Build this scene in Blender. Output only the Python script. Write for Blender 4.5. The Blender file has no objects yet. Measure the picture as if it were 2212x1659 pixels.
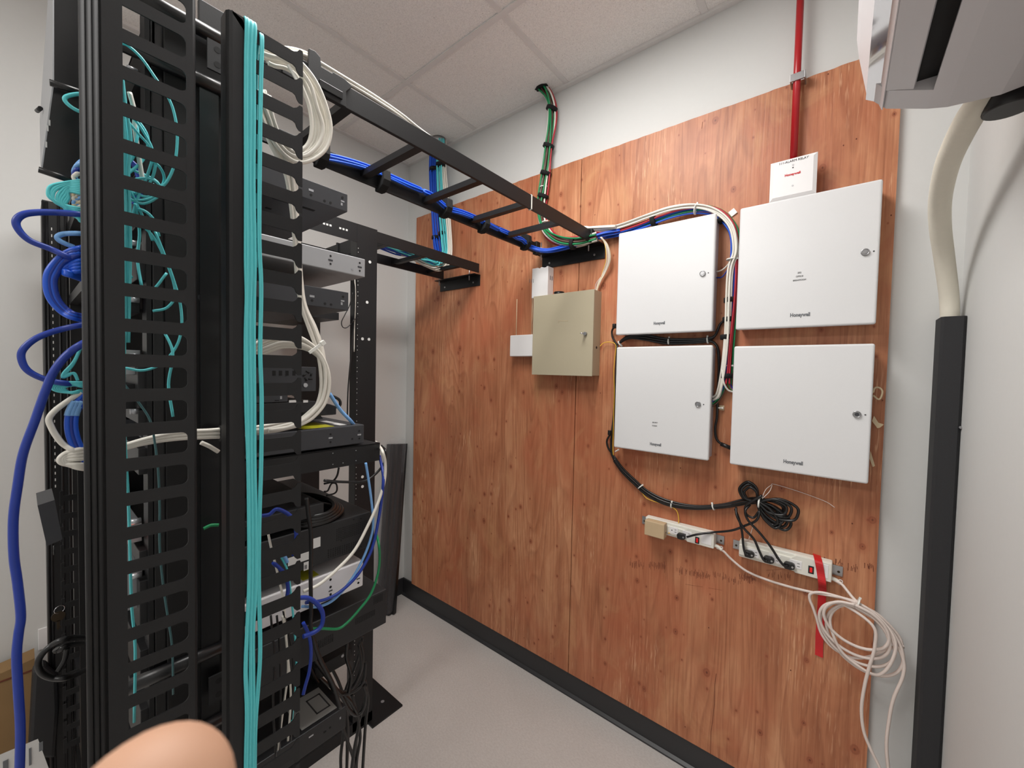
import bpy, math, random
from math import sin, cos, pi, radians, sqrt
from mathutils import Vector, Matrix
random.seed(7)
scn = bpy.context.scene
COL = scn.collection

# ---------------------------------------------------------------- camera
H = 1.5644                      # lens height above the floor
FPX = 868.4                     # focal length for a 2212 px wide frame
_yaw, _pit, _rol = radians(39.227), radians(-1.851), radians(1.246)
_f = Vector((-sin(_yaw)*cos(_pit), cos(_yaw)*cos(_pit), sin(_pit)))
_r = Vector((cos(_yaw), sin(_yaw), 0)); _u = _r.cross(_f)
_r2 = _r*cos(_rol) + _u*sin(_rol); _u2 = -_r*sin(_rol) + _u*cos(_rol)
CAMP = Vector((0, 0, H))
cd = bpy.data.cameras.new('camera'); cam = bpy.data.objects.new('camera', cd); COL.objects.link(cam)
cd.sensor_width = 36; cd.sensor_fit = 'HORIZONTAL'; cd.lens = 36*FPX/2212
cd.clip_start = .01; cd.clip_end = 50
cd.dof.use_dof = True; cd.dof.focus_distance = 1.45; cd.dof.aperture_fstop = 16
m3 = Matrix((_r2, _u2, -_f)).transposed()
cam.matrix_world = Matrix.Translation(CAMP) @ m3.to_4x4()
scn.camera = cam

# ---------------------------------------------------------------- world, exposure, main lights
w = bpy.data.worlds.new('world'); scn.world = w; w.use_nodes = True
w.node_tree.nodes['Background'].inputs[0].default_value = (.9, .93, 1, 1)
w.node_tree.nodes['Background'].inputs[1].default_value = .3
vs = scn.view_settings
vs.view_transform = 'Standard'; vs.look = 'None'; vs.gamma = 1; vs.use_curve_mapping = False
vs.exposure = 0.04
try: scn.cycles.use_denoising = True
except Exception: pass
LAMP_W = (30.0, 31.0)      # watts of the two ceiling fixtures (over the racks, behind the camera)

# ---------------------------------------------------------------- where a pixel of the photo lies on a known plane
def _ray(x, y): return _f + _r2*((x-1106)/FPX) - _u2*((y-829.5)/FPX)
def PY(x, y, Y):
    v = _ray(x, y); return CAMP + v*(Y/v.y)
def PX(x, y, X):
    v = _ray(x, y); return CAMP + v*(X/v.x)
def PZ(x, y, Z):
    v = _ray(x, y); return CAMP + v*((Z-H)/v.z)

# ---------------------------------------------------------------- materials
MATS = {}
def lin(c): return tuple(((v/255)/12.92 if v/255 <= .04045 else ((v/255+.055)/1.055)**2.4) for v in c)
def mat(name, rgb, rough=.5, metal=0, var=.06, scale=30, bump=0, coat=0, emit=None, es=1, spec=.5, alpha=1, trans=0):
    if name in MATS: return MATS[name]
    m = bpy.data.materials.new(name); m.use_nodes = True
    nt = m.node_tree; b = nt.nodes['Principled BSDF']
    c = lin(rgb)
    b.inputs['Roughness'].default_value = rough; b.inputs['Metallic'].default_value = metal
    b.inputs['Specular IOR Level'].default_value = spec
    if coat: b.inputs['Coat Weight'].default_value = coat; b.inputs['Coat Roughness'].default_value = .08
    tc = nt.nodes.new('ShaderNodeTexCoord'); nz = nt.nodes.new('ShaderNodeTexNoise')
    nz.inputs['Scale'].default_value = scale; nz.inputs['Detail'].default_value = 4
    nt.links.new(tc.outputs['Object'], nz.inputs['Vector'])
    mx = nt.nodes.new('ShaderNodeMix'); mx.data_type = 'RGBA'
    mx.inputs[6].default_value = (*[max(0, v*(1-var)) for v in c], 1)
    mx.inputs[7].default_value = (*[min(1, v*(1+var)) for v in c], 1)
    nt.links.new(nz.outputs['Fac'], mx.inputs[0]); nt.links.new(mx.outputs[2], b.inputs['Base Color'])
    if bump:
        bp = nt.nodes.new('ShaderNodeBump'); bp.inputs['Strength'].default_value = bump; bp.inputs['Distance'].default_value = .002
        nt.links.new(nz.outputs['Fac'], bp.inputs['Height']); nt.links.new(bp.outputs[0], b.inputs['Normal'])
    if emit: b.inputs['Emission Color'].default_value = (*lin(emit), 1); b.inputs['Emission Strength'].default_value = es
    if alpha < 1: b.inputs['Alpha'].default_value = alpha
    if trans: b.inputs['Transmission Weight'].default_value = trans
    MATS[name] = m; return m

M_wall = mat('wall_paint', (210, 210, 208), .75, var=.015, scale=60, bump=.05)
M_blk = mat('black_powder_coat', (21, 21, 23), .46, var=.1, scale=300, bump=.05, spec=.4)
M_blk2 = mat('black_steel_gloss', (15, 15, 17), .32, var=.1, scale=40)
M_dk = mat('dark_void', (10, 10, 11), .8)
M_chas = mat('charcoal_chassis', (62, 63, 67), .45, metal=.3, var=.05, scale=90)
M_chasb = mat('black_chassis', (36, 36, 38), .45, metal=.2, var=.08, scale=90)
M_galv = mat('bare_steel', (176, 178, 182), .35, metal=.6, var=.05, scale=70)
M_grey = mat('grey_chassis', (168, 169, 172), .45, metal=.25, var=.03)
M_chrome = mat('chrome', (200, 200, 205), .15, metal=1)
M_aqua = mat('aqua_jacket', (92, 206, 212), .45, var=.06)
M_blue = mat('blue_jacket', (26, 86, 205), .4, var=.1)
M_navy = mat('dark_blue_jacket', (24, 54, 150), .4, var=.1)
M_lblue = mat('light_blue_jacket', (120, 170, 225), .45)
M_whc = mat('white_jacket', (226, 222, 212), .45, var=.04)
M_cream = mat('cream_cord', (222, 208, 200), .5, var=.04)
M_blkc = mat('black_cord', (20, 20, 21), .35, var=.1)
M_red = mat('red_jacket', (170, 36, 50), .45)
M_green = mat('green_jacket', (18, 130, 78), .45)
M_brown = mat('brown_jacket', (92, 66, 56), .5)
M_yel = mat('yellow_jacket', (226, 180, 60), .45)
M_beige = mat('beige_jacket', (215, 195, 160), .45)
M_velcro = mat('black_hook_strap', (14, 14, 15), .9, var=.3, scale=400)
M_tie = mat('white_zip_tie', (232, 232, 226), .4)
M_cab = mat('white_enamel', (221, 221, 222), .26, var=.01, scale=200, bump=.02)
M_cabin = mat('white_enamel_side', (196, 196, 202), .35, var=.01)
M_tan = mat('khaki_enamel', (180, 170, 146), .34, var=.015, scale=150)
M_wplas = mat('white_plastic', (232, 230, 230), .4, var=.02)
M_strip = mat('power_strip_plastic', (226, 224, 214), .4, var=.02)
M_print = mat('grey_print', (110, 112, 116), .6)
M_printd = mat('dark_print', (60, 60, 62), .6)
M_printr = mat('red_print', (200, 40, 45), .6)
M_redp = mat('red_pipe_paint', (172, 24, 32), .3, var=.05)
M_tape = mat('red_tape', (200, 28, 34), .4, var=.08)
M_base = mat('rubber_base', (44, 44, 46), .42, var=.05)
M_sil = mat('silver_metal', (170, 170, 172), .3, metal=.9)
M_adp = mat('tan_plastic', (196, 172, 138), .45)
M_led = mat('red_lit_switch', (190, 14, 18), .3, emit=(255, 30, 30), es=.25)
M_foam = mat('pipe_insulation', (226, 220, 205), .7, var=.03, scale=80, bump=.3)
M_ac = mat('ac_plastic', (205, 202, 204), .4, var=.01)
M_acg = mat('ac_gloss', (222, 222, 224), .06, metal=.75, var=.0)
M_skin = mat('skin', (182, 140, 114), .6, var=.05, scale=60, bump=.1)
MATS['skin'].node_tree.nodes['Principled BSDF'].inputs['Subsurface Weight'].default_value = .04
MATS['skin'].node_tree.nodes['Principled BSDF'].inputs['Subsurface Radius'].default_value = (.01, .004, .002)
M_nail = mat('nail', (232, 188, 170), .3)
M_paper = mat('white_label', (225, 224, 222), .6, var=.03)
M_ylab = mat('yellow_label', (190, 186, 40), .4, var=.2, scale=80)
M_card = mat('brown_cardboard', (138, 108, 70), .8, var=.08, scale=12)
M_key = mat('dark_brass', (66, 56, 44), .35, metal=.8)
M_film = mat('clear_plastic_film', (225, 225, 230), .08, alpha=.07)
M_duct = mat('black_foam_duct', (42, 42, 44), .85, var=.15, scale=500, bump=.3)
M_glow = mat('orange_led', (255, 110, 40), .4, emit=(255, 90, 20), es=5)
M_gled = mat('green_led', (90, 255, 60), .4, emit=(90, 255, 40), es=5)
M_rib = mat('rib_rubber', (22, 22, 23), .75)
M_aqua_shade = mat('shaded_aqua_jacket', (62, 104, 108), .4)  # aqua jacket with the shade behind the slots painted into its colour
M_label = mat('grey_foil_label', (150, 150, 147), .5, var=.05)
M_stain = mat('wood_stain', (104, 52, 34), .8, var=.3, scale=200)

def wood_mat():
    m = bpy.data.materials.new('red_fir_plywood'); m.use_nodes = True
    nt = m.node_tree; N = nt.nodes; L = nt.links; b = N['Principled BSDF']
    b.inputs['Roughness'].default_value = .42; b.inputs['Specular IOR Level'].default_value = .35
    geo = N.new('ShaderNodeNewGeometry')
    def mapping(s, loc=(0, 0, 0)):
        mp = N.new('ShaderNodeMapping'); mp.inputs['Scale'].default_value = s; mp.inputs['Location'].default_value = loc
        L.new(geo.outputs['Position'], mp.inputs[0]); return mp
    def noise(s, scale, det=4, rough=.5, dist=0, loc=(0, 0, 0)):
        n = N.new('ShaderNodeTexNoise'); n.inputs['Scale'].default_value = scale; n.inputs['Detail'].default_value = det
        n.inputs['Roughness'].default_value = rough; n.inputs['Distortion'].default_value = dist
        L.new(mapping(s, loc).outputs[0], n.inputs['Vector']); return n
    def ramp(fac, stops):
        r = N.new('ShaderNodeValToRGB'); e = r.color_ramp.elements
        e[0].position, e[0].color = stops[0][0], (*lin(stops[0][1]), 1)
        e[1].position, e[1].color = stops[-1][0], (*lin(stops[-1][1]), 1)
        for p, c in stops[1:-1]:
            q = e.new(p); q.color = (*lin(c), 1)
        L.new(fac, r.inputs[0]); return r
    def mix(a, c, fac, mode='MIX'):
        x = N.new('ShaderNodeMix'); x.data_type = 'RGBA'; x.blend_type = mode
        L.new(a, x.inputs[6])
        if isinstance(c, tuple): x.inputs[7].default_value = (*lin(c), 1)
        else: L.new(c, x.inputs[7])
        if isinstance(fac, float): x.inputs[0].default_value = fac
        else: L.new(fac, x.inputs[0])
        return x.outputs[2]
    def mth(op, a, v2=None, clamp=False):
        q = N.new('ShaderNodeMath'); q.operation = op; q.use_clamp = clamp
        for i, v in enumerate((a, v2)):
            if v is None: continue
            if isinstance(v, (int, float)): q.inputs[i].default_value = v
            else: L.new(v, q.inputs[i])
        return q.outputs[0]
    big = noise((3.4, 1, 1.1), 1.7, 4, .6, .9)                 # broad veneer tones
    c0 = ramp(big.outputs['Fac'], [(.32, (176, 114, 81)), (.5, (193, 130, 94)), (.68, (212, 154, 115))]).outputs[0]
    # cathedral grain: bands of a distorted field
    fld = noise((4.2, 1, .42), 1.5, 1.5, .4, .25, (3, 0, 1))
    bands = mth('FRACT', mth('MULTIPLY', fld.outputs['Fac'], 17.0))
    bandr = ramp(bands, [(0, (255, 255, 255)), (.62, (214, 190, 178)), (.86, (150, 96, 76)), (1, (246, 240, 236))]).outputs[0]
    c1 = mix(c0, bandr, .30, 'MULTIPLY')
    fine = noise((90, 1, 2.2), 1.6, 5, .65, 0, (1, 0, 4))       # fine vertical fibre
    finer = ramp(fine.outputs['Fac'], [(.3, (196, 170, 160)), (.55, (255, 255, 255)), (.8, (255, 255, 255))]).outputs[0]
    c2 = mix(c1, finer, .55, 'MULTIPLY')
    # pale torn-fibre flecks
    fl = noise((150, 1, 9), 1.5, 2, .5, 0, (9, 0, 2)); patch = noise((2.5, 1, 1.8), 1.3, 2, .5, 0, (5, 0, 8))
    fleck = mth('MULTIPLY', mth('MULTIPLY', mth('SUBTRACT', fl.outputs['Fac'], .59, True), 8, True),
                mth('MULTIPLY', mth('SUBTRACT', patch.outputs['Fac'], .5, True), 5, True))
    c3 = mix(c2, (226, 176, 138), fleck)
    # red-orange blotches
    red = noise((2, 1, 1.4), 2.1, 3, .55, .3, (7, 0, 3))
    c4 = mix(c3, (182, 100, 70), mth('MULTIPLY', mth('SUBTRACT', red.outputs['Fac'], .5, True), 2.6, True))
    tan = noise((2.6, 1, 1.5), 2.0, 4, .65, .8, (13, 0, 6))
    c4 = mix(c4, (204, 152, 108), mth('MULTIPLY', mth('SUBTRACT', tan.outputs['Fac'], .54, True), 2.6, True))
    # knots
    sp = N.new('ShaderNodeSeparateXYZ'); L.new(geo.outputs['Position'], sp.inputs[0])
    def knots(col, scale, th, off, rmin, rmax):
        cb = N.new('ShaderNodeCombineXYZ'); L.new(mth('ADD', mth('MULTIPLY', sp.outputs[0], 1.35), off), cb.inputs[0]); L.new(mth('ADD', sp.outputs[2], off), cb.inputs[1])
        wn = N.new('ShaderNodeTexNoise'); wn.inputs['Scale'].default_value = 30; wn.inputs['Detail'].default_value = 2
        L.new(cb.outputs[0], wn.inputs['Vector'])
        v = N.new('ShaderNodeTexVoronoi'); v.voronoi_dimensions = '2D'; v.inputs['Scale'].default_value = scale; v.inputs['Randomness'].default_value = .95
        L.new(cb.outputs[0], v.inputs['Vector'])
        sep = N.new('ShaderNodeSeparateColor'); L.new(v.outputs['Color'], sep.inputs[0])
        keep = mth('GREATER_THAN', sep.outputs[0], th)
        D = mth('ADD', v.outputs['Distance'], mth('MULTIPLY', mth('SUBTRACT', wn.outputs['Fac'], .5), .006*scale))
        d = mth('DIVIDE', D, mth('ADD', mth('MULTIPLY', sep.outputs[1], (rmax-rmin)*scale), rmin*scale))
        halo = mth('MULTIPLY', mth('MULTIPLY', mth('SUBTRACT', 1.0, mth('MULTIPLY', d, .36), True), keep), .7)
        core = mth('MULTIPLY', mth('MULTIPLY', mth('SUBTRACT', 1.0, d), 6.0, True), keep)
        ring = mth('MULTIPLY', mth('SUBTRACT', 1.0, mth('MULTIPLY', mth('ABSOLUTE', mth('SUBTRACT', d, 1.0)), 4.0), True), keep)
        x = mix(col, (166, 94, 66), halo); x = mix(x, (146, 82, 56), mth('MULTIPLY', core, .6))
        eye = mth('MULTIPLY', mth('MULTIPLY', mth('SUBTRACT', .42, d), 5.0, True), keep)
        x = mix(x, (92, 46, 30), mth('MULTIPLY', eye, .7))
        return mix(x, (118, 58, 38), mth('MULTIPLY', ring, .42))
    c7 = knots(knots(knots(c4, 5.2, .60, 3.3, .006, .012), 8.5, .72, 8.1, .002, .006), 3.2, .72, 1.7, .010, .016)
    L.new(c7, b.inputs['Base Color'])
    bp = N.new('ShaderNodeBump'); bp.inputs['Strength'].default_value = .25; bp.inputs['Distance'].default_value = .002
    L.new(fine.outputs['Fac'], bp.inputs['Height']); L.new(bp.outputs[0], b.inputs['Normal'])
    return m
M_wood = wood_mat()

def tile_mat():
    m = bpy.data.materials.new('mineral_ceiling_tile'); m.use_nodes = True
    nt = m.node_tree; N = nt.nodes; L = nt.links; b = N['Principled BSDF']; b.inputs['Roughness'].default_value = .9
    geo = N.new('ShaderNodeNewGeometry')
    n1 = N.new('ShaderNodeTexNoise'); n1.inputs['Scale'].default_value = 260; n1.inputs['Detail'].default_value = 2
    v = N.new('ShaderNodeTexVoronoi'); v.inputs['Scale'].default_value = 75
    L.new(geo.outputs['Position'], n1.inputs[0]); L.new(geo.outputs['Position'], v.inputs[0])
    s = N.new('ShaderNodeSeparateColor'); L.new(v.outputs['Color'], s.inputs[0])
    r = N.new('ShaderNodeMapRange'); r.inputs[1].default_value = .06; r.inputs[2].default_value = .12
    L.new(v.outputs['Distance'], r.inputs[0])
    g = N.new('ShaderNodeMath'); g.operation = 'LESS_THAN'; g.inputs[1].default_value = .62; L.new(s.outputs[0], g.inputs[0])
    mxv = N.new('ShaderNodeMath'); mxv.operation = 'MAXIMUM'; L.new(r.outputs[0], mxv.inputs[0]); L.new(g.outputs[0], mxv.inputs[1])
    mx = N.new('ShaderNodeMix'); mx.data_type = 'RGBA'; mx.inputs[6].default_value = (*lin((150, 140, 134)), 1)
    cr = N.new('ShaderNodeValToRGB'); cr.color_ramp.elements[0].position = .35; cr.color_ramp.elements[0].color = (*lin((228, 224, 221)), 1)
    cr.color_ramp.elements[1].position = .6; cr.color_ramp.elements[1].color = (*lin((243, 239, 236)), 1)
    L.new(n1.outputs['Fac'], cr.inputs[0]); L.new(cr.outputs[0], mx.inputs[7]); L.new(mxv.outputs[0], mx.inputs[0])
    L.new(mx.outputs[2], b.inputs['Base Color'])
    bp = N.new('ShaderNodeBump'); bp.inputs['Strength'].default_value = .3; bp.inputs['Distance'].default_value = .003
    L.new(n1.outputs['Fac'], bp.inputs['Height']); L.new(bp.outputs[0], b.inputs['Normal'])
    return m
M_tile = tile_mat()
M_grid = mat('ceiling_grid_paint', (222, 218, 216), .5)

def floor_mat():
    m = bpy.data.materials.new('mottled_vinyl_floor'); m.use_nodes = True
    nt = m.node_tree; N = nt.nodes; L = nt.links; b = N['Principled BSDF']; b.inputs['Roughness'].default_value = .42
    geo = N.new('ShaderNodeNewGeometry')
    mp = N.new('ShaderNodeMapping'); mp.inputs['Scale'].default_value = (1, 1.6, 1); mp.inputs['Rotation'].default_value = (0, 0, .5); L.new(geo.outputs['Position'], mp.inputs[0])
    n1 = N.new('ShaderNodeTexNoise'); n1.inputs['Scale'].default_value = 95; n1.inputs['Detail'].default_value = 5; n1.inputs['Roughness'].default_value = .65
    n2 = N.new('ShaderNodeTexNoise'); n2.inputs['Scale'].default_value = 6; n2.inputs['Detail'].default_value = 3
    L.new(mp.outputs[0], n1.inputs[0]); L.new(mp.outputs[0], n2.inputs[0])
    cr = N.new('ShaderNodeValToRGB'); e = cr.color_ramp.elements
    e[0].position = .33; e[0].color = (*lin((194, 188, 184)), 1); e[1].position = .62; e[1].color = (*lin((206, 201, 197)), 1)
    L.new(n1.outputs['Fac'], cr.inputs[0])
    mx = N.new('ShaderNodeMix'); mx.data_type = 'RGBA'; mx.blend_type = 'MULTIPLY'; mx.inputs[0].default_value = .12
    c2 = N.new('ShaderNodeValToRGB'); c2.color_ramp.elements[0].position = .35; c2.color_ramp.elements[0].color = (.72, .72, .7, 1); c2.color_ramp.elements[1].position = .65
    L.new(n2.outputs['Fac'], c2.inputs[0]); L.new(cr.outputs[0], mx.inputs[6]); L.new(c2.outputs[0], mx.inputs[7])
    L.new(mx.outputs[2], b.inputs['Base Color']); return m
M_floor = floor_mat()

# ---------------------------------------------------------------- mesh helpers
class MB:
    def __init__(s): s.v = []; s.f = []; s.sm = []
    def add(s, vs, fs, smooth=False):
        o = len(s.v); s.v += [Vector(p) for p in vs]; s.f += [tuple(i+o for i in f) for f in fs]; s.sm += [smooth]*len(fs); return s
    def box(s, a, b):
        x0, x1 = sorted((a[0], b[0])); y0, y1 = sorted((a[1], b[1])); z0, z1 = sorted((a[2], b[2]))
        return s.add([(x0,y0,z0),(x1,y0,z0),(x1,y1,z0),(x0,y1,z0),(x0,y0,z1),(x1,y0,z1),(x1,y1,z1),(x0,y1,z1)],
                     [(0,3,2,1),(4,5,6,7),(0,1,5,4),(1,2,6,5),(2,3,7,6),(3,0,4,7)])
    def obox(s, c, ax, ay, az):            # oriented box: centre and three half vectors
        c = Vector(c); ax, ay, az = Vector(ax), Vector(ay), Vector(az)
        if ax.cross(ay).dot(az) < 0: ax = -ax
        P = [c+ax*i+ay*j+az*k for k in (-1, 1) for i, j in ((-1,-1),(1,-1),(1,1),(-1,1))]
        return s.add(P, [(0,3,2,1),(4,5,6,7),(0,1,5,4),(1,2,6,5),(2,3,7,6),(3,0,4,7)])
    def prism(s, poly, axis, a, b):        # 2D polygon extruded along an axis from a to b
        def P(u, v, t): return (t, u, v) if axis == 'x' else ((u, t, v) if axis == 'y' else (u, v, t))
        n = len(poly); ar = sum(poly[i][0]*poly[(i+1) % n][1]-poly[(i+1) % n][0]*poly[i][1] for i in range(n))
        pl = list(poly) if (ar > 0) != (axis == 'y') else list(poly)[::-1]
        lo, hi = min(a, b), max(a, b)
        vs = [P(u, v, lo) for u, v in pl]+[P(u, v, hi) for u, v in pl]
        fs = [tuple(range(n))[::-1], tuple(range(n, 2*n))]+[(i, (i+1) % n, n+(i+1) % n, n+i) for i in range(n)]
        return s.add(vs, fs)
    def tube(s, pts, r, n=8, cap=True, flat=1.0):
        pts = [Vector(p) for p in pts]; k = len(pts); rs = r if isinstance(r, (list, tuple)) else [r]*k
        T = [(pts[min(i+1, k-1)]-pts[max(i-1, 0)]).normalized() for i in range(k)]
        nrm = T[0].orthogonal().normalized() if abs(T[0].z) > .99 else T[0].cross(Vector((0, 0, 1))).normalized()
        vs = []
        for i in range(k):
            nrm = (nrm - T[i]*nrm.dot(T[i]))
            nrm = nrm.normalized() if nrm.length > 1e-6 else T[i].orthogonal().normalized()
            bn = T[i].cross(nrm)
            for j in range(n):
                a = 2*pi*j/n; vs.append(pts[i]+(nrm*cos(a)+bn*sin(a)*flat)*rs[i])
        fs = [(i*n+j, i*n+(j+1) % n, (i+1)*n+(j+1) % n, (i+1)*n+j) for i in range(k-1) for j in range(n)]
        s.add(vs, fs, True)
        if cap:
            o = len(s.v)-len(vs)
            s.f += [tuple(o+j for j in range(n))[::-1], tuple(o+(k-1)*n+j for j in range(n))]; s.sm += [False, False]
        return s
    def cyl(s, a, b, r, n=20, r2=None):
        a, b = Vector(a), Vector(b); return s.tube([a, b], [r, r if r2 is None else r2], n)
    def ring(s, c, nrm, r, t, n=24, m=8):
        c = Vector(c); nrm = Vector(nrm).normalized(); a = nrm.orthogonal().normalized(); b = nrm.cross(a)
        pts = [c+(a*cos(2*pi*i/n)+b*sin(2*pi*i/n))*r for i in range(n+1)]
        return s.tube(pts, t, m, cap=False)
    def build(s, name, m, parent=None, bevel=0, seg=2):
        me = bpy.data.meshes.new(name)
        if parent is not None: org = PW[parent.name]
        else:
            xs = [p.x for p in s.v]; ys = [p.y for p in s.v]; zs = [p.z for p in s.v]
            org = Vector(((min(xs)+max(xs))/2, (min(ys)+max(ys))/2, min(zs)))
        me.from_pydata([p-org for p in s.v], [], s.f); me.update()
        me.polygons.foreach_set('use_smooth', s.sm)
        me.materials.append(m)
        o = bpy.data.objects.new(name, me); COL.objects.link(o)
        if parent is not None: o.parent = parent; PW[o.name] = org
        else: o.location = org; PW[o.name] = org
        if bevel:
            bv = o.modifiers.new('bevel', 'BEVEL'); bv.width = bevel; bv.segments = seg; bv.limit_method = 'ANGLE'; bv.angle_limit = radians(40)
        return o
PW = {}
def empty(name, loc):
    o = bpy.data.objects.new(name, None); COL.objects.link(o); o.location = loc; o.empty_display_size = .05
    PW[o.name] = Vector(loc); return o
def tag(o, label=None, cat=None, group=None, kind=None):
    if label: o['label'] = label
    if cat: o['category'] = cat
    if group: o['group'] = group
    if kind: o['kind'] = kind
    return o
def B(a, b): return MB().box(a, b)

def smooth(pts, per=6):
    pts = [Vector(p) for p in pts]
    if len(pts) < 3: return pts
    P = [pts[0]*2-pts[1]]+pts+[pts[-1]*2-pts[-2]]; out = []
    for i in range(1, len(P)-2):
        p0, p1, p2, p3 = P[i-1:i+3]
        for k in range(per):
            t = k/per
            out.append(.5*((2*p1)+(p2-p0)*t+(2*p0-5*p1+4*p2-p3)*t*t+(3*p1-p0-3*p2+p3)*t**3))
    out.append(pts[-1]); return out
def cable(name, pts, r, m, label=None, cat='cable', group=None, parent=None, per=6, n=8):
    o = MB().tube(smooth(pts, per), r, n).build(name, m, parent)
    if parent is None: tag(o, label, cat, group)
    return o
def bundle(name, pts, specs, R, r, cat='cable', twist=1.2, seed=0, per=7, ref=(0, 1, 0)):
    """specs: list of (count, material, label, group). Each cable is an object of its own."""
    rnd = random.Random(seed); path = smooth(pts, per); k = len(path)
    T = [(path[min(i+1, k-1)]-path[max(i-1, 0)]).normalized() for i in range(k)]
    tot = sum(c for c, *_ in specs); ref = Vector(ref); order = list(range(tot)); random.Random(seed+50).shuffle(order); idx = order.pop()
    for c, m, label, group in specs:
        for _ in range(c):
            a0 = idx*2.399+rnd.uniform(-.2, .2); rad = R*sqrt((idx+.5)/tot); ph = rnd.uniform(0, 6.3); out = []
            for i, p in enumerate(path):
                n1 = ref-T[i]*ref.dot(T[i]); n1 = n1.normalized() if n1.length > 1e-4 else T[i].orthogonal().normalized()
                n2 = T[i].cross(n1); a = a0+.35*twist*sin(i*.16+ph); rr = rad*(1+.12*sin(i*.3+ph))
                out.append(p+n1*cos(a)*rr+n2*sin(a)*rr)
            tag(MB().tube(out, r, 7).build(name, m), label, cat, group); idx = order.pop() if order else 0
def strap(p, d, R, label, w=.018, m=None, name='hook_and_loop_strap', cat='cable strap', group=None, t=.0015):
    p = Vector(p); d = Vector(d).normalized()
    mb = MB().tube([p-d*w/2, p-d*w/2*.9, p+d*w/2*.9, p+d*w/2], [R*.96, R+t, R+t, R*.96], 16)
    return tag(mb.build(name, m or M_velcro), label, cat, group)

def text(s, size, loc, m, parent, name, width=None, tilt=0, normal='-y', bold=0.0, space=1.0):
    cu = bpy.data.curves.new(name, 'FONT'); cu.body = s; cu.size = size; cu.align_x = 'CENTER'; cu.align_y = 'CENTER'
    cu.extrude = .0004; cu.offset = bold; cu.space_character = space; cu.resolution_u = 3
    tmp = bpy.data.objects.new(name+'_tmp', cu); COL.objects.link(tmp)
    bpy.context.view_layer.update()
    me = bpy.data.meshes.new_from_object(tmp.evaluated_get(bpy.context.evaluated_depsgraph_get()))
    bpy.data.objects.remove(tmp)
    if normal == '-y': R = Matrix.Rotation(radians(90), 4, 'X')
    elif normal == '+x': R = Matrix.Rotation(radians(90), 4, 'Z') @ Matrix.Rotation(radians(90), 4, 'X')
    else: R = Matrix.Rotation(tilt, 4, 'Z')
    if width:
        xs = [v.co.x for v in me.vertices]; sc = width/(max(xs)-min(xs)); R = R @ Matrix.Diagonal((sc, 1, 1, 1))
    me.transform(Matrix.Translation(Vector(loc)-PW[parent.name]) @ R)
    me.materials.clear(); me.materials.append(m)
    o = bpy.data.objects.new(name, me); COL.objects.link(o); o.parent = parent; PW[o.name] = PW[parent.name]
    return o

# ---------------------------------------------------------------- the room
XL, XR, YB, YF, ZC = -2.31, .256, 1.680, -3.3, 2.94
YP = 1.662                                            # face of the plywood
def struct(o, label=None): o['kind'] = 'structure'; return o
struct(B((XL-.1, YF-.1, -.1), (XR+.1, YB+.1, 0)).build('floor', M_floor))
struct(B((XL-.1, YB, 0), (XR+.1, YB+.1, ZC)).build('wall_back', M_wall))
struct(B((XL-.1, YF, 0), (XL, YB, ZC)).build('wall_left', M_wall))
struct(B((XR, YF, 0), (XR+.1, YB, ZC)).build('wall_right', M_wall))
struct(B((XL-.1, YF-.1, 0), (XR+.1, YF, ZC)).build('wall_front', M_wall))
# ceiling: mineral tiles in a lay-in grid (0.61 m by 1.22 m), holes where the light fixtures sit
gx = [XL, -1.667, -1.060, -.450, .160, XR]; gy = [YF, -2.47, -1.25, -.03, 1.19, YB]
holes = {(2, 3), (1, 1), (2, 1)}
TROFFERS = [(-.755, .525, .61, 1.11, LAMP_W[0]), (-1.058, -1.86, 1.215, .61, LAMP_W[1])]
c = MB()
for i in range(5):
    for j in range(5):
        if (i, j) in holes: continue
        c.box((gx[i], gy[j], ZC), (gx[i+1], gy[j+1], ZC+.02))
c.box((gx[2], 1.08, ZC), (gx[3], 1.19, ZC+.02))
c.box((gx[1], -1.555, ZC), (gx[3], -1.25, ZC+.02)); c.box((gx[1], -2.47, ZC), (gx[3], -2.165, ZC+.02))
c.box((XL-.1, YF-.1, ZC+.14), (XR+.1, YB+.1, ZC+.2))
ceil = struct(c.build('ceiling', M_tile))
g = MB()
for x in gx[1:-1]: g.box((x-.012, YF, ZC-.004), (x+.012, YB, ZC-.0005))
for y in gy[1:-1]: g.box((XL, y-.012, ZC-.005), (XR, y+.012, ZC-.0008))
struct(g.build('trim_1', M_grid))
g = MB()
g.box((XL, YB-.022, ZC-.012), (XR, YB, ZC)); g.box((XL, YF, ZC-.012), (XL+.022, YB-.022, ZC))
g.box((XR-.022, YF, ZC-.012), (XR, YB-.022, ZC))
struct(g.build('trim_2', M_grid))
struct(B((XL, YB-.011, 0), (XR, YB, .112)).build('baseboard_back', M_base, bevel=.004))
struct(MB().prism([(YB-.011, .001), (YB-.024, .001), (YB-.022, .006), (YB-.011, .014)], 'x', XL+.01, XR-.01).build('trim_3', M_base))
struct(B((XL, YF, 0), (XL+.009, YB-.012, .112)).build('baseboard_left', M_base, bevel=.003))

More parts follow.
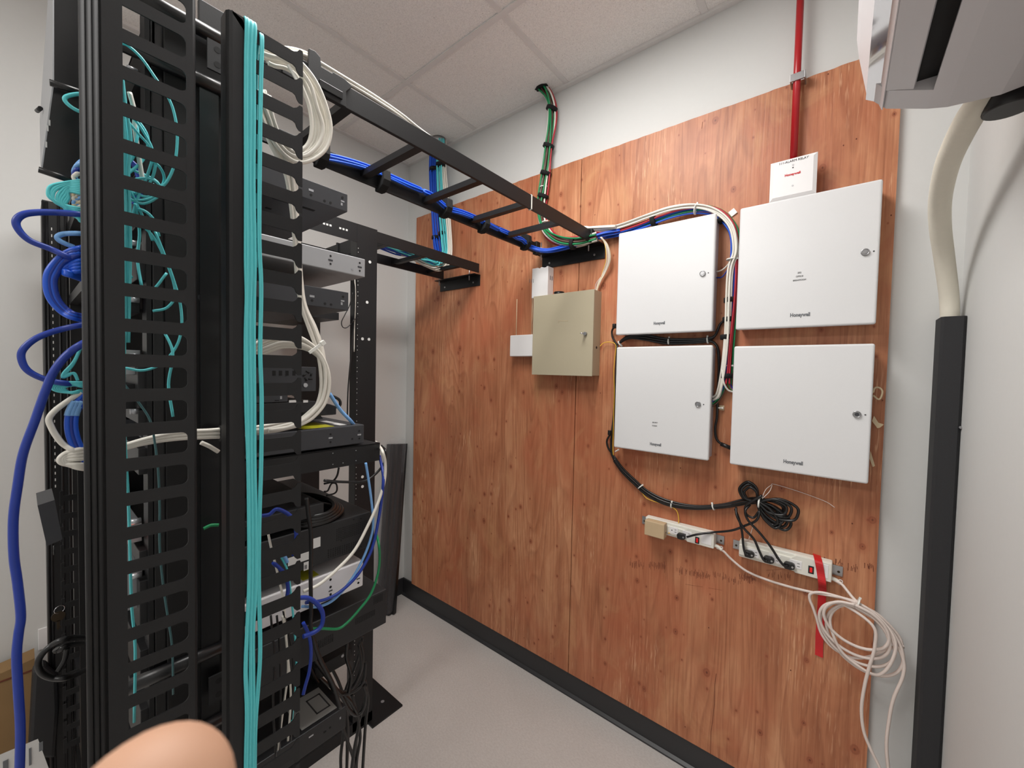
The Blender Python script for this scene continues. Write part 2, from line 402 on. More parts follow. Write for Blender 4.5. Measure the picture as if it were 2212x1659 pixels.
# ceiling light fixtures
for k, (x, y, wd_, ln, wt) in enumerate(TROFFERS):
    h_ = ln/2; w_ = wd_/2
    t = empty('ceiling_light', (x, y, ZC))
    tag(t, ['recessed white ceiling light panel directly above the equipment racks', 'recessed white ceiling light panel behind the camera, farther from the panelled wall'][k], 'ceiling light')
    MB().box((x-w_+.01, y-h_+.01, ZC+.02), (x+w_-.01, y+h_-.01, ZC+.12)).build('housing', M_wplas, t)
    fr = MB()
    for a, b in (((-w_, -h_), (-w_+.02, h_)), ((w_-.02, -h_), (w_, h_)), ((-w_+.02, -h_), (w_-.02, -h_+.02)), ((-w_+.02, h_-.02), (w_-.02, h_))):
        fr.box((x+a[0], y+a[1], ZC-.006), (x+b[0], y+b[1], ZC+.02))
    fr.build('frame', M_wplas, t)
    B((x-w_+.02, y-h_+.02, ZC+.004), (x+w_-.02, y+h_-.02, ZC+.01)).build('diffuser', mat('lit_diffuser', (250, 250, 248), .6, emit=(255, 250, 242), es=4), t)
    ld = bpy.data.lights.new('panel_lamp', 'AREA'); ld.shape = 'RECTANGLE'; ld.size = wd_-.05; ld.size_y = ln-.06
    ld.energy = wt; ld.color = (1, .985, .965)
    lo = bpy.data.objects.new('panel_lamp', ld); COL.objects.link(lo); lo.parent = t; lo.location = (0, 0, -.002)

# ---------------------------------------------------------------- plywood backboard, two sheets
def ply(x0, x1, label, cracks):
    t = empty('plywood_sheet', ((x0+x1)/2, YP+.009, .112)); tag(t, label, 'plywood board')
    rnd = random.Random(int(x1*100)+500); n = 60; top = []
    for i in range(n+1):
        top.append((x0+(x1-x0)*i/n, 2.557+rnd.uniform(-.0015, .0010)))
    MB().prism([(x0, .112)]+[(x1, .112)]+top[::-1], 'y', YP, YB-.001).build('board', M_wood, t)
    for path in cracks:
        P = [PY(a, b, YP-.0002) for a, b in path]
        mb = MB()
        for a, b in zip(P, P[1:]):
            d = (b-a); q = Vector((d.z, 0, -d.x)).normalized()*.0009
            mb.add([a-q, a+q, b+q, b-q], [(0, 1, 2, 3)])
        mb.build('crack', M_stain, t)
    return t
p1 = ply(-2.197, -.9690, 'red fir plywood sheet on the left, behind the khaki metal box',
    [[(1150, 382), (1149, 420), (1150, 450), (1149, 505), (1151, 560)], [(1158, 640), (1150, 700)], [(1001, 440), (1002, 470)], [(997, 1290), (997, 1320)], [(1113, 1360), (1113, 1396)]])
p2 = ply(-.9650, .108, 'red fir plywood sheet on the right, carrying the four white cabinets',
    [[(1518, 263), (1516, 278)], [(1547, 1455), (1544, 1480), (1543, 1520), (1539, 1560), (1536, 1580), (1535, 1630)], [(1241, 500), (1243, 560)]])
# knots and nail holes that read in the photo
def knot(parent, px, py, rx, rz, m=M_stain):
    c = PY(px, py, YP-.0003); n = 14
    MB().add([(c.x+rx*cos(2*pi*i/n), c.y, c.z+rz*sin(2*pi*i/n)) for i in range(n)], [tuple(range(n))]).build('nail_hole', m, parent)
for px, py in ((1061, 541), (1085, 577), (918, 802), (1103, 1222), (1132, 1378), (1190, 1412), (1105, 1309), (1012, 1311), (1068, 798), (958, 968), (1000, 770)):
    knot(p1, px, py, .0019, .0024)
for px, py in ((1480, 1570), (1281, 1464), (1531, 1356), (1708, 1448), (1297, 849), (1470, 1011), (1781, 1205), (1841, 1131), (1906, 865), (1925, 465), (1789, 133+27), (1850, 300), (1822, 314), (1285, 464)):
    knot(p2, px, py, .0019, .0026)
# smeared ink marks of the mill along the board
rnd = random.Random(3)
st = MB()
def ticks(xa, ya, xb, yb, n, dens=.75):
    for i in range(n):
        t = i/n
        if rnd.random() > dens: continue
        cx, cy = xa+(xb-xa)*t, ya+(yb-ya)*t+rnd.uniform(-4, 4)
        h = rnd.uniform(2, 9); a = PY(cx, cy-h, YP-.0003); b = PY(cx+rnd.uniform(-1.2, 1.2), cy+h, YP-.0003); q = Vector((.0004+rnd.random()*.0004, 0, 0))
        st.add([a-q, b-q, b+q, a+q], [(0, 1, 2, 3)])
ticks(1361, 1217, 1392, 1222, 24); ticks(1402, 1220, 1440, 1226, 22); ticks(1462, 1230, 1500, 1240, 22, .8); ticks(1500, 1238, 1535, 1246, 22, .9)
ticks(1540, 1240, 1600, 1258, 34, .7); ticks(1597, 1246, 1634, 1252, 26, .9); ticks(1660, 1240, 1712, 1246, 22, .6); ticks(1805, 1212, 1822, 1222, 8); ticks(1830, 1226, 1858, 1230, 12); ticks(1868, 1218, 1890, 1228, 10)
for xa, ya, xb, yb in ((1480, 1262, 1518, 1268), (1530, 1270, 1560, 1275), (1655, 1232, 1690, 1230)):
    a, b = PY(xa, ya, YP-.0003), PY(xb, yb, YP-.0003); q = Vector((0, 0, .0004)); st.add([a-q, b-q, b+q, a+q], [(0, 1, 2, 3)])
st.build('ink_stamp', M_stain, p2)['kind'] = 'stuff'

# ---------------------------------------------------------------- white alarm cabinets
def cabinet(x0, x1, z0, z1, yf, label, lx, lz, logo, lines, lm):
    t = empty('alarm_cabinet', ((x0+x1)/2, YP, z0)); tag(t, label, 'cabinet')
    B((x0+.006, yf+.016, z0+.006), (x1-.006, YP, z1-.006)).build('body', M_cabin, t, bevel=.002)
    d = B((x0, yf, z0), (x1, yf+.020, z1)).build('door', M_cab, t, bevel=.006, seg=3)
    lk = MB().cyl((lx, yf+.001, lz), (lx, yf-.004, lz), .0105, 24, .0095)
    lk.ring((lx, yf-.004, lz), (0, 1, 0), .0088, .0014)
    lk = lk.build('lock', M_sil, d)
    MB().cyl((lx, yf-.003, lz), (lx, yf-.0055, lz), .0055, 16).build('key_cylinder', lm, d)
    MB().cyl((lx+.019, yf+.0005, lz), (lx+.019, yf-.0006, lz), .0022, 10).build('lock_mark', M_printd, d)
    text('Honeywell', .016, (logo[0], yf-.0004, logo[1]), M_print, d, 'maker_lettering', logo[2], bold=.0006)
    for s, x, z, wd in lines: text(s, .0068, (x, yf-.0004, z), M_printd, d, 'room_lettering', wd)
    return t
cyf = 1.584
def lg(px, py): q = PY(px, py, cyf); return q.x, q.z
def wdt(a, b): return (PY(b[0], b[1], cyf)-PY(a[0], a[1], cyf)).x
L1 = lg(1424, 698); L2 = lg(1728, 680); L3 = lg(1416, 960); L4 = lg(1713, 999)
T = [lg(1727, 589), lg(1727, 597), lg(1727, 605), lg(1415, 913), lg(1414, 920)]
cabinet(-.738, -.366, 1.724, 2.147, cyf, 'white steel alarm cabinet top left of the four, right of the khaki box', *lg(1518, 591), (*L1, .044), [], M_sil)
cabinet(-.291, .074, 1.725, 2.144, cyf, 'white steel alarm cabinet marked 252 OFFICE BREAKROOM, below the small relay box', *lg(1869, 545), (*L2, .052),
        [('252', T[0][0], T[0][1], .0095), ('OFFICE', T[1][0], T[1][1], .019), ('BREAKROOM', T[2][0], T[2][1], .034)], M_sil)
cabinet(-.732, -.362, 1.252, 1.674, cyf, 'white steel alarm cabinet marked SECURITY IT ROOM, bottom left of the four', *lg(1508, 873), (*L3, .044),
        [('SECURITY', T[3][0], T[3][1], .021), ('IT ROOM', T[4][0], T[4][1], .019)], M_chrome)
cabinet(-.293, .075, 1.252, 1.668, cyf, 'white steel alarm cabinet with a dark lock, above the black cord coil', *lg(1851, 895), (*L4, .052), [], M_chas)

# relay plate
ry = 1.60
t = empty('relay_box', (-.145, YP, 2.147)); tag(t, 'small white relay box lettered 111-ALARM RELAY at the foot of the red pipe', 'relay box')
B((-.190, ry+.012, 2.162), (-.100, YP, 2.262)).build('back_box', M_redp, t, bevel=.002)
rx0, rx1, rz0, rz1 = -.2085, -.082, 2.150, 2.279
mb = MB(); bw = .010
o_ = [(rx0, rz0), (rx1, rz0), (rx1, rz1), (rx0, rz1)]; i_ = [(rx0+bw, rz0+bw), (rx1-bw, rz0+bw), (rx1-bw, rz1-bw), (rx0+bw, rz1-bw)]
vs_ = [(x, ry+.012, z) for x, z in o_]+[(x, ry+.006, z) for x, z in o_]+[(x, ry, z) for x, z in i_]
fs_ = [(0, 3, 2, 1), (8, 9, 10, 11)]+[(k, (k+1) % 4, 4+(k+1) % 4, 4+k) for k in range(4)]+[(4+k, 4+(k+1) % 4, 8+(k+1) % 4, 8+k) for k in range(4)]
mb.add(vs_, fs_); cv = mb.build('cover_plate', M_wplas, t)
def rp(px, py): q = PY(px, py, ry); return q.x, q.z
a = rp(1714, 347); text('111-ALARM RELAY', .0100, (a[0], ry-.0004, a[1]), M_printd, cv, 'room_lettering', .078)
a = rp(1712, 376); text('Honeywell', .0098, (a[0], ry-.0004, a[1]), M_printr, cv, 'maker_lettering', .042, bold=.0004)
for px, py in ((1713, 356), (1712, 401)):
    a = rp(px, py); MB().cyl((a[0], ry+.001, a[1]), (a[0], ry-.001, a[1]), .0028, 12).build('screw', M_sil, cv)
a = rp(1713, 362); MB().cyl((a[0], ry+.001, a[1]), (a[0], ry-.0006, a[1]), .0022, 12).build('lamp_hole', M_printd, cv)
# red pipe
t = empty('fire_alarm_conduit', (-.148, 1.632, 2.262)); tag(t, 'red painted steel conduit running from the ceiling down to the relay box', 'pipe')
MB().cyl((-.148, 1.632, 2.262), (-.148, 1.632, ZC), .0105, 20).build('tube', M_redp, t)
zc = PY(1719, 171, 1.632).z
mb = MB().box((-.164, 1.618, zc-.012), (-.128, 1.624, zc+.012)); mb.box((-.128, 1.618, zc-.012), (-.124, YP, zc+.012)); mb.box((-.166, 1.618, zc-.012), (-.162, YP, zc+.012))
mb.build('strap_clamp', M_sil, t, bevel=.001)

# khaki metal box
by = 1.592; bx0, bx1, bz0, bz1 = -1.176, -.847, 1.549, 1.930
t = empty('metal_enclosure', ((bx0+bx1)/2, YP, bz0)); tag(t, 'khaki metal wall box with a key in its lock, below the wall bracket', 'metal box')
bd = B((bx0+.002, by+.004, bz0+.002), (bx1, YP, bz1-.001)).build('body', M_tan, t, bevel=.0015)
mb = MB(); kp = PY(1293, 751, by+.045)
MB().cyl((bx1-.001, by+.035, kp.z), (bx1+.0006, by+.035, kp.z), .006, 14).build('knockout_hole', M_dk, bd)
dr = B((bx0, by, bz0), (bx1, by+.004, bz1)).build('door', M_tan, t, bevel=.001)
k = PY(1265, 721, by)
lk = MB().cyl((k.x, by, k.z), (k.x, by-.010, k.z), .008, 20); lk.build('lock', M_sil, dr)
mb = MB().obox((k.x-.004, by-.018, k.z), (.0012, 0, .0002), (0, .009, 0), (0, 0, .003)); mb.cyl((k.x-.004, by-.028, k.z-.0015), (k.x-.004, by-.028, k.z+.0015), .008, 16)
mb.build('key', M_chrome, dr)
a, b, c_ = PY(1206, 698, by), PY(1206, 694, by), PY(1227, 694, by)
MB().tube([a+Vector((0, -.0004, 0)), b+Vector((.001, -.0004, 0)), b+Vector((.004, -.0004, .002)), c_+Vector((0, -.0004, .001))], .0007, 6).build('embossed_tab', M_beige, dr)
q = PY(1207, 634, 1.63)
tag(MB().cyl((q.x, 1.632, bz1-.002), (q.x, 1.632, bz1+.014), .024, 24).ring((q.x, 1.632, bz1+.013), (0, 0, 1), .023, .003).build('pipe_bushing', M_blkc),
    'black round plastic bushing on top of the khaki metal box', 'bushing')

# white transmitter above the khaki box
t = empty('wall_transmitter', (-1.155, YP, 1.925)); tag(t, 'upright white plastic module above the khaki box, under the wall bracket', 'alarm module')
mb = MB().prism([(-1.203, 1.927), (-1.108, 1.927), (-1.108, 2.073), (-1.118, 2.073), (-1.12, 2.069), (-1.138, 2.069), (-1.14, 2.073), (-1.152, 2.073), (-1.154, 2.069), (-1.165, 2.069), (-1.167, 2.073), (-1.203, 2.073)], 'y', 1.612, YP)
hb = mb.build('housing', M_wplas, t, bevel=.0035)
mb = MB()
for i in range(3):
    q = PY(1144+i*4.0, 607, 1.6115); mb.box((q.x-.0008, 1.611, q.z-.009), (q.x+.0008, 1.6125, q.z+.009))
mb.build('vent_slots', M_print, hb)['kind'] = 'stuff'
for y_ in (1.63, 1.645): B((-1.1085, y_, 2.01), (-1.1076, y_+.006, 2.03)).build('side_slot', M_print, hb)
# white receiver with two aerials
t = empty('wireless_receiver', (-1.25, YP, 1.64)); tag(t, 'white receiver with two thin upright aerials, left of the khaki box', 'alarm module')
B((-1.338, 1.614, 1.640), (-1.17, YP, 1.749)).build('housing', M_wplas, t, bevel=.004)
for x in (-1.313, -1.213):
    MB().cyl((x, 1.634, 1.745), (x, 1.634, 1.937), .0018, 8).build('aerial', M_beige, t)
# thin white wires from above into the khaki box
rnd = random.Random(5)
for i in range(8):
    m_ = [M_whc, M_beige, M_whc, M_cream, M_whc, M_yel, M_whc, M_beige][i]
    o1, o2 = rnd.uniform(-4, 4), rnd.uniform(0, 13)
    P = [(1298+o1*.4, 512, 1.60), (1306+o2*.6, 530, 1.61), (1308+o2*.9, 560, 1.625), (1300+o2*.6, 590, 1.64), (1292+o1, 612, 1.64), (1287+o1*.5, 630, 1.64)]
    cable('thin_wire', [PY(a, b, c) for a, b, c in P], .0016, m_,
          {M_whc: 'thin white wire dropping from the cable ladder into the khaki box', M_beige: 'thin beige wire dropping from the cable ladder into the khaki box', M_cream: 'thin pinkish cream wire dropping into the khaki box', M_yel: 'thin yellow wire dropping from the ladder into the khaki box'}[m_], 'wire', 'wires into the khaki box')

# ---------------------------------------------------------------- power strips
sy = 1.622
def power_strip(px0, px1, label, sw, outs, flip=False):
    """px0/px1: pixel pairs (top-left, bottom-left) and (top-right, bottom-right) of the body."""
    a, b = PY(*px0[0], sy), PY(*px0[1], sy); c, d = PY(*px1[0], sy), PY(*px1[1], sy)
    x0, x1 = (a.x+b.x)/2, (c.x+d.x)/2; z1, z0 = (a.z+c.z)/2, (b.z+d.z)/2; zm = (z0+z1)/2
    t = empty('power_strip', ((x0+x1)/2, YP, z0)); tag(t, label, 'power strip')
    bd = MB(); bd.box((x0, sy+.006, z0+.002), (x1, YP-.001, z1-.001)); 
    xs = x1-.095
    bd = bd.build('body', M_strip, t, bevel=.004)
    mb = MB().prism([(x0+.001, z0+.012), (xs-.012, z0+.012), (xs, z0+.001), (x1-.001, z0+.001), (x1-.001, z1-.002), (xs, z1-.002), (xs-.012, z1-.014), (x0+.001, z1-.014)], 'y', sy, sy+.008)
    mb.build('face', M_strip, t, bevel=.002)
    for xa, xb in ((x0-.024, x0+.004), (x1-.004, x1+.026)):
        e = B((xa, YP-.004, zm-.016), (xb, YP-.001, zm+.016)).build('mounting_ear', M_sil, t)
        xc = xa+.010 if xb < x0+.01 else xb-.010
        MB().cyl((xc, YP-.0035, zm-.003), (xc, YP-.0048, zm-.003), .0038, 14).build('screw', M_key, e)
    q = PY(*sw, sy)
    s = B((q.x-.0075, sy-.0015, q.z-.0125), (q.x+.0075, sy+.002, q.z+.0125)).build('switch', M_blkc, t, bevel=.001)
    B((q.x-.0036, sy-.0035, q.z-.0080), (q.x+.0036, sy, q.z+.0080)).build('lit_rocker', M_led, s, bevel=.0015)
    B((q.x+.013, sy-.0009, z0+.010), (x1-.009, sy+.002, z1-.008)).build('end_panel', M_wplas, t, bevel=.0015)
    for (px, py) in outs:
        q = PY(px, py, sy)
        o = B((q.x-.017, sy-.0012, q.z-.014), (q.x+.017, sy+.002, q.z+.014)).build('outlet', M_wplas, t, bevel=.003)
        mb = MB()
        mb.box((q.x+.004, sy-.0016, q.z+.004), (q.x+.011, sy-.0008, q.z+.0055)); mb.box((q.x+.004, sy-.0016, q.z-.0055), (q.x+.011, sy-.0008, q.z-.004)); mb.cyl((q.x-.006, sy-.0008, q.z), (q.x-.006, sy-.0016, q.z), .0022, 10)
        mb.build('slots', M_dk, o)
    g = PY(x0, 0, sy)
    rg = MB().tube(smooth([(x1-.004, 1.64, z0+.010), (x1+.012, 1.64, z0+.006), (x1+.024, 1.64, z0-.002)]), [.0062]*12+[.005], 12)
    rg.build('cord_relief', M_strip, t)
    MB().ring((x1+.022, 1.636, z0+.008), (0.2, 1, 0), .0048, .0013, 18, 6).build('cord_hook', M_wplas, t)
    return x0, x1, z0, z1
s1 = power_strip(((1394, 1113), (1391, 1142)), ((1545, 1158), (1540, 1190)), 'white power strip holding a tan plug-in adapter, nearer the khaki box', (1506, 1167), [(1455, 1146), (1484, 1155)])
s2 = power_strip(((1597, 1168), (1594, 1204)), ((1799, 1217), (1796, 1260)), 'white power strip with three black plugs and a band of red tape', (1752, 1231), [(1628, 1195), (1673, 1207), (1719, 1219)])
def adapter():
    q0, q1 = PY(1395, 1122, 1.598), PY(1438, 1166, 1.598)
    t = empty('plug_in_adapter', ((q0.x+q1.x)/2, 1.62, q1.z)); tag(t, 'tan plug-in transformer on the first outlet of the left power strip', 'adapter')
    B((q0.x, 1.585, q1.z+.002), (q1.x-.003, 1.602, q0.z+.002)).build('cover', M_adp, t, bevel=.003)
    B((q0.x+.002, 1.602, q1.z+.003), (q1.x-.004, 1.6205, q0.z+.001)).build('base', M_adp, t, bevel=.002)
    MB().cyl((q1.x-.004, 1.61, (q0.z+q1.z)/2-.006), (q1.x+.003, 1.61, (q0.z+q1.z)/2-.006), .002, 8).build('terminal_screw', M_sil, t)
adapter()
def plug(px, py, tail, label):
    q = PY(px, py, sy-.002); tx = Vector(tail)-q; tx.y = 0; d = Vector((-1, 0, -.35)).normalized()
    t = empty('power_plug', (q.x, sy-.002, q.z)); tag(t, label, 'plug', 'black plugs in the power strips')
    mb = MB().prism([(q.x-.012, q.z-.011), (q.x+.006, q.z-.011), (q.x+.016, q.z-.006), (q.x+.016, q.z+.007), (q.x+.008, q.z+.012), (q.x-.010, q.z+.012), (q.x-.016, q.z+.004)], 'y', sy-.020, sy-.0025)
    mb.build('body', M_blkc, t, bevel=.003)
    MB().cyl((q.x+.010, sy-.019, q.z+.001), (q.x+.010, sy-.0215, q.z+.001), .0032, 12).build('pin_window', M_sil, t)
    return t
plug(1473, 1157, (0, 0, 0), 'black plug in the left power strip, beside the tan adapter')
plug(1619, 1195, (0, 0, 0), 'black plug in the outlet farthest from the red switch of the taped strip')
plug(1661, 1207, (0, 0, 0), 'black plug between two other plugs on the taped power strip')
plug(1705, 1220, (0, 0, 0), 'black plug nearest the red tape on the power strip')

# red tape over the strip, hanging down
def tape():
    P = [(1764, 1198, 1.6615, 9), (1768, 1212, 1.6185, 9), (1773, 1240, 1.6185, 9.5), (1776, 1262, 1.6185, 9.5), (1776, 1282, 1.645, 9.5), (1773, 1330, 1.655, 9), (1770, 1380, 1.657, 9), (1769, 1418, 1.657, 9)]
    S = smooth([PY(a, b, c) for a, b, c, _ in P], 5); vs = []; n = len(S)
    wv = Vector((.0105, 0, -.001))
    for i, p in enumerate(S):
        off = Vector((0, .0012*sin(i*.8), 0)); vs += [p-wv+off, p+wv+off, p+wv+off+Vector((0, .0006, 0)), p-wv+off+Vector((0, .0006, 0))]
    fs = []
    for i in range(n-1):
        for k in range(4): fs.append((4*i+k, 4*i+(k+1) % 4, 4*i+4+(k+1) % 4, 4*i+4+k))
    fs += [(3, 2, 1, 0), (4*n-4, 4*n-3, 4*n-2, 4*n-1)]
    tag(MB().add(vs, fs).build('tape_strip', M_tape), 'strip of red tape stuck over the power strip and hanging down the plywood', 'tape')
tape()

# ---------------------------------------------------------------- cords from the cabinets to the coil and plugs
def W(pts, Y=1.645): return [PY(p[0], p[1], p[2] if len(p) > 2 else Y) for p in pts]
def stub(px, py, Y, label):
    q = PY(px, py, Y)
    return tag(MB().cyl((q.x, Y, q.z-.011), (q.x, Y, q.z+.009), .0085, 14).build('cord_grip', M_blkc, bevel=.001), label, 'cord grip')
stub(1327, 704, 1.634, 'black cord grip on the left edge of the cabinet beside the khaki box')
stub(1317, 934, 1.634, 'black cord grip low on the left edge of the SECURITY IT ROOM cabinet')
cable('power_cable', W([(1327, 706, 1.634), (1322, 715), (1323, 728), (1330, 740), (1334, 746)]), .0042, M_blkc, 'short black cord looping out of the cabinet above, on its left edge', 'cord')
cable('power_cable', W([(1317, 940, 1.634), (1311, 952), (1313, 966), (1322, 980), (1326, 990)]), .0042, M_blkc, 'short black cord looping out of the SECURITY IT ROOM cabinet', 'cord')
cable('power_cable', W([(1334, 746), (1331, 790, 1.652), (1327, 880, 1.652), (1320, 960), (1325, 990), (1345, 1020), (1370, 1046), (1398, 1070), (1440, 1088), (1500, 1097), (1560, 1094), (1612, 1084, 1.63), (1650, 1082, 1.625)]), .0046, M_blkc, 'black cord running down the edge of the SECURITY IT ROOM cabinet to the coil', 'cord')
for k, dy in enumerate((0, 5, -5)):
    cable('power_cable', W([(1326, 990+dy), (1345, 1016+dy), (1372, 1042+dy), (1400, 1066+dy), (1442, 1086+dy), (1500, 1096+dy*.6), (1560, 1093+dy*.6), (1612, 1083+dy), (1650, 1080+dy, 1.63)], 1.64+.005*k), .0046, M_blkc,
          'black cord in the tied run sweeping from the SECURITY IT ROOM cabinet to the coil', 'cord', 'black cords sweeping to the coil')
for k, dy in enumerate((-5, 0, 5)):
    cable('power_cable', W([(1336, 744), (1345, 735+dy*.4), (1362, 728+dy*.5), (1395, 729+dy), (1440, 737+dy), (1490, 737+dy*.8), (1528, 734+dy*.6), (1545, 724), (1556, 700, 1.652), (1570, 690, 1.652)], 1.64+.004*k), .0046, M_blkc,
          'black cord lying in the gap between the two left white cabinets', 'cord', 'black cords between the left cabinets')
cable('power_cable', W([(1528, 736), (1542, 740), (1551, 756), (1553, 800, 1.65), (1550, 860, 1.65), (1549, 900), (1545, 925), (1548, 948), (1560, 960), (1574, 966, 1.64)]), .0046, M_blkc,
      'black cord curving down between the lower two white cabinets', 'cord')
q = PY(1566, 962, 1.64); tag(MB().tube(W([(1557, 959), (1579, 968)], 1.64), .0075, 12).build('cord_grip', M_blkc), 'black cord grip on the left edge of the dark-locked cabinet', 'cord grip')
# yellow wire
cable('thin_wire', W([(1296, 748, 1.62), (1304, 741), (1318, 739), (1330, 745), (1329, 765), (1326, 800, 1.645), (1327, 850, 1.645), (1325, 920), (1325, 985), (1335, 1008), (1360, 1038), (1385, 1062), (1400, 1078), (1440, 1090), (1450, 1086), (1447, 1092), (1462, 1104), (1466, 1128), (1456, 1146), (1444, 1152, 1.615)]), .0018, M_yel, 'thin yellow wire from the khaki box down to the tan adapter', 'wire')
# zip ties on the black run
def tie(px, py, Y, dpx, R, label, w=.004):
    a, b = PY(px, py, Y), PY(px+dpx[0], py+dpx[1], Y)
    t = empty('cable_tie', a); tag(t, label, 'cable tie')
    d = (b-a).normalized()
    MB().tube([a-d*w/2, a+d*w/2], R+.0012, 14).build('loop', M_tie, t)
    s = Vector((d.z, 0, -d.x)); s = s if s.z > 0 else -s
    MB().obox(a+s*(R+.003), d*.003, Vector((0, .003, 0)), s*.003).build('head', M_tie, t, bevel=.0006)
tie(1332, 972+2, 1.64, (5, 8), .008, 'white cable tie just under the SECURITY IT ROOM cabinet corner')
tie(1383, 1038+14, 1.645, (6, 7), .011, 'white cable tie on the slope of the black cord run')
tie(1451, 1091, 1.645, (8, 2), .011, 'white cable tie where the yellow wire leaves the black cords')
tie(1541, 1095, 1.645, (8, -1), .011, 'white cable tie on the black cords left of the coil')
tie(1340, 744, 1.64, (6, -5), .011, 'white cable tie where cords leave the khaki box side')
tie(1445, 737, 1.645, (8, 0), .012, 'white cable tie in the middle of the gap between left cabinets')
tie(1529, 735, 1.645, (8, -1), .012, 'white cable tie at the right end of the cabinet gap')
# adhesive mounts
for px, py, l in ((1559, 881, 'small square cable mount low between the lower cabinets'), (1581, 795, 'small square cable mount behind the coloured cables')):
    q = PY(px, py, YP-.002); tag(B((q.x-.009, YP-.004, q.z-.009), (q.x+.009, YP-.0005, q.z+.009)).build('cable_mount', M_beige, bevel=.001), l, 'cable mount')
q = PY(1583, 459, YP-.003); tag(MB().obox(q, (.009, 0, .006), (0, .002, 0), (-.006, 0, .009)).build('cable_mount', M_tie), 'white square cable mount above the cabinets where the cables turn down', 'cable mount')
tie(1555, 881, 1.65, (0, 8), .006, 'white cable tie on the single cord between lower cabinets')

# black coil
def coil_loops():
    c = (1636, 1084)
    lobes = [  # end point of lobe, half width, count
        ((1604, 1046), 17, 3), ((1722, 1112), 20, 4), ((1708, 1142), 16, 3), ((1682, 1138), 12, 2)]
    pts = []; k = 0; rnd = random.Random(11)
    for (ex, ey), hw, cnt in lobes:
        for i in range(cnt):
            f = 1-.12*i+rnd.uniform(-.04, .03); dx, dy = (ex-c[0])*f, (ey-c[1])*f; L = sqrt(dx*dx+dy*dy); nx, ny = -dy/L, dx/L; h = hw*(1-.15*i)
            Y = 1.634-.004*(k % 6); k += 1
            s = 1 if i % 2 == 0 else -1
            pts += [(c[0]+rnd.uniform(-4, 4), c[1]+rnd.uniform(-4, 4), Y),
                    (c[0]+dx*.45+nx*h*s, c[1]+dy*.45+ny*h*s, Y-.004), (c[0]+dx*.9+nx*h*.8*s, c[1]+dy*.9+ny*h*.8*s, Y-.003),
                    (c[0]+dx*1.0, c[1]+dy*1.0, Y), (c[0]+dx*.9-nx*h*.8*s, c[1]+dy*.9-ny*h*.8*s, Y+.003), (c[0]+dx*.45-nx*h*s, c[1]+dy*.45-ny*h*s, Y+.004)]
    pts.append((c[0], c[1], 1.63))
    q = len(pts)
    cuts = [(0, 19), (18, 31), (30, 43), (42, 55), (54, q)]
    for i, (a, b) in enumerate(cuts):
        P = pts[a:b]
        if len(P) < 4: continue
        cable('extension_cable', W(P), .0046, M_blkc, ['black power cord coiled up in a bow, its small upper loops', 'black power cord coiled in wide loops reaching right of the tie', 'black power cord coiled in a loop towards the dark-locked cabinet corner', 'black power cord coiled in the loops sagging lowest', 'black power cord in the innermost sagging loop of the coil'][i], 'cord', 'cords of the black coil', per=8)
coil_loops()
tie(1640, 1086, 1.622, (9, 2), .017, 'grey cable tie binding the middle of the black cord coil', .005)
cable('power_cable', W([(1646, 1070, 1.615), (1640, 1074, 1.61), (1612, 1092, 1.61), (1612, 1110, 1.61), (1628, 1118, 1.61), (1640, 1104, 1.61), (1634, 1124, 1.60), (1608, 1136), (1580, 1146), (1540, 1150, 1.62), (1508, 1154, 1.605), (1484, 1160, 1.605)], 1.61), .0040, M_blkc, 'black cord running level from the coil to the left power strip', 'cord')
cable('power_cable', W([(1588, 1100, 1.63), (1596, 1120), (1603, 1150), (1606, 1180, 1.605), (1610, 1195, 1.60), (1617, 1199, 1.60)], 1.61), .0040, M_blkc, 'black cord dropping steeply from the coil to the first plug', 'cord')
cable('power_cable', W([(1590, 1096, 1.625), (1592, 1115), (1606, 1140), (1628, 1164), (1640, 1190, 1.60), (1650, 1210, 1.597), (1658, 1212, 1.60)], 1.605), .0040, M_blkc, 'black cord from the coil to the middle plug', 'cord')
cable('power_cable', W([(1620, 1090, 1.62), (1610, 1104), (1616, 1124), (1640, 1150), (1664, 1180), (1682, 1208, 1.597), (1694, 1222, 1.595), (1702, 1222, 1.60)], 1.60), .0040, M_blkc, 'black cord from the coil to the plug nearest the tape', 'cord')
# long untrimmed tie tail and thin cord
cable('tie_tail', W([(1646, 1076, 1.62), (1654, 1058, 1.63), (1666, 1048, 1.64), (1672, 1046, 1.65), (1720, 1060, 1.658), (1780, 1082, 1.655), (1803, 1096, 1.64)]), .0011, M_cream, 'long thin untrimmed tail of a cable tie sticking out right of the coil', 'cable tie')
cable('tie_tail', W([(1646, 1078, 1.62), (1662, 1062, 1.625), (1668, 1048, 1.64)]), .0012, M_cream, 'small loop of a pale cable tie above the black coil', 'cable tie')
cable('tie_tail', W([(1630, 1124, 1.64), (1624, 1145, 1.64), (1616, 1170, 1.64)]), .0012, M_cream, 'pale tie tail hanging behind the black cords above the taped strip', 'cable tie')

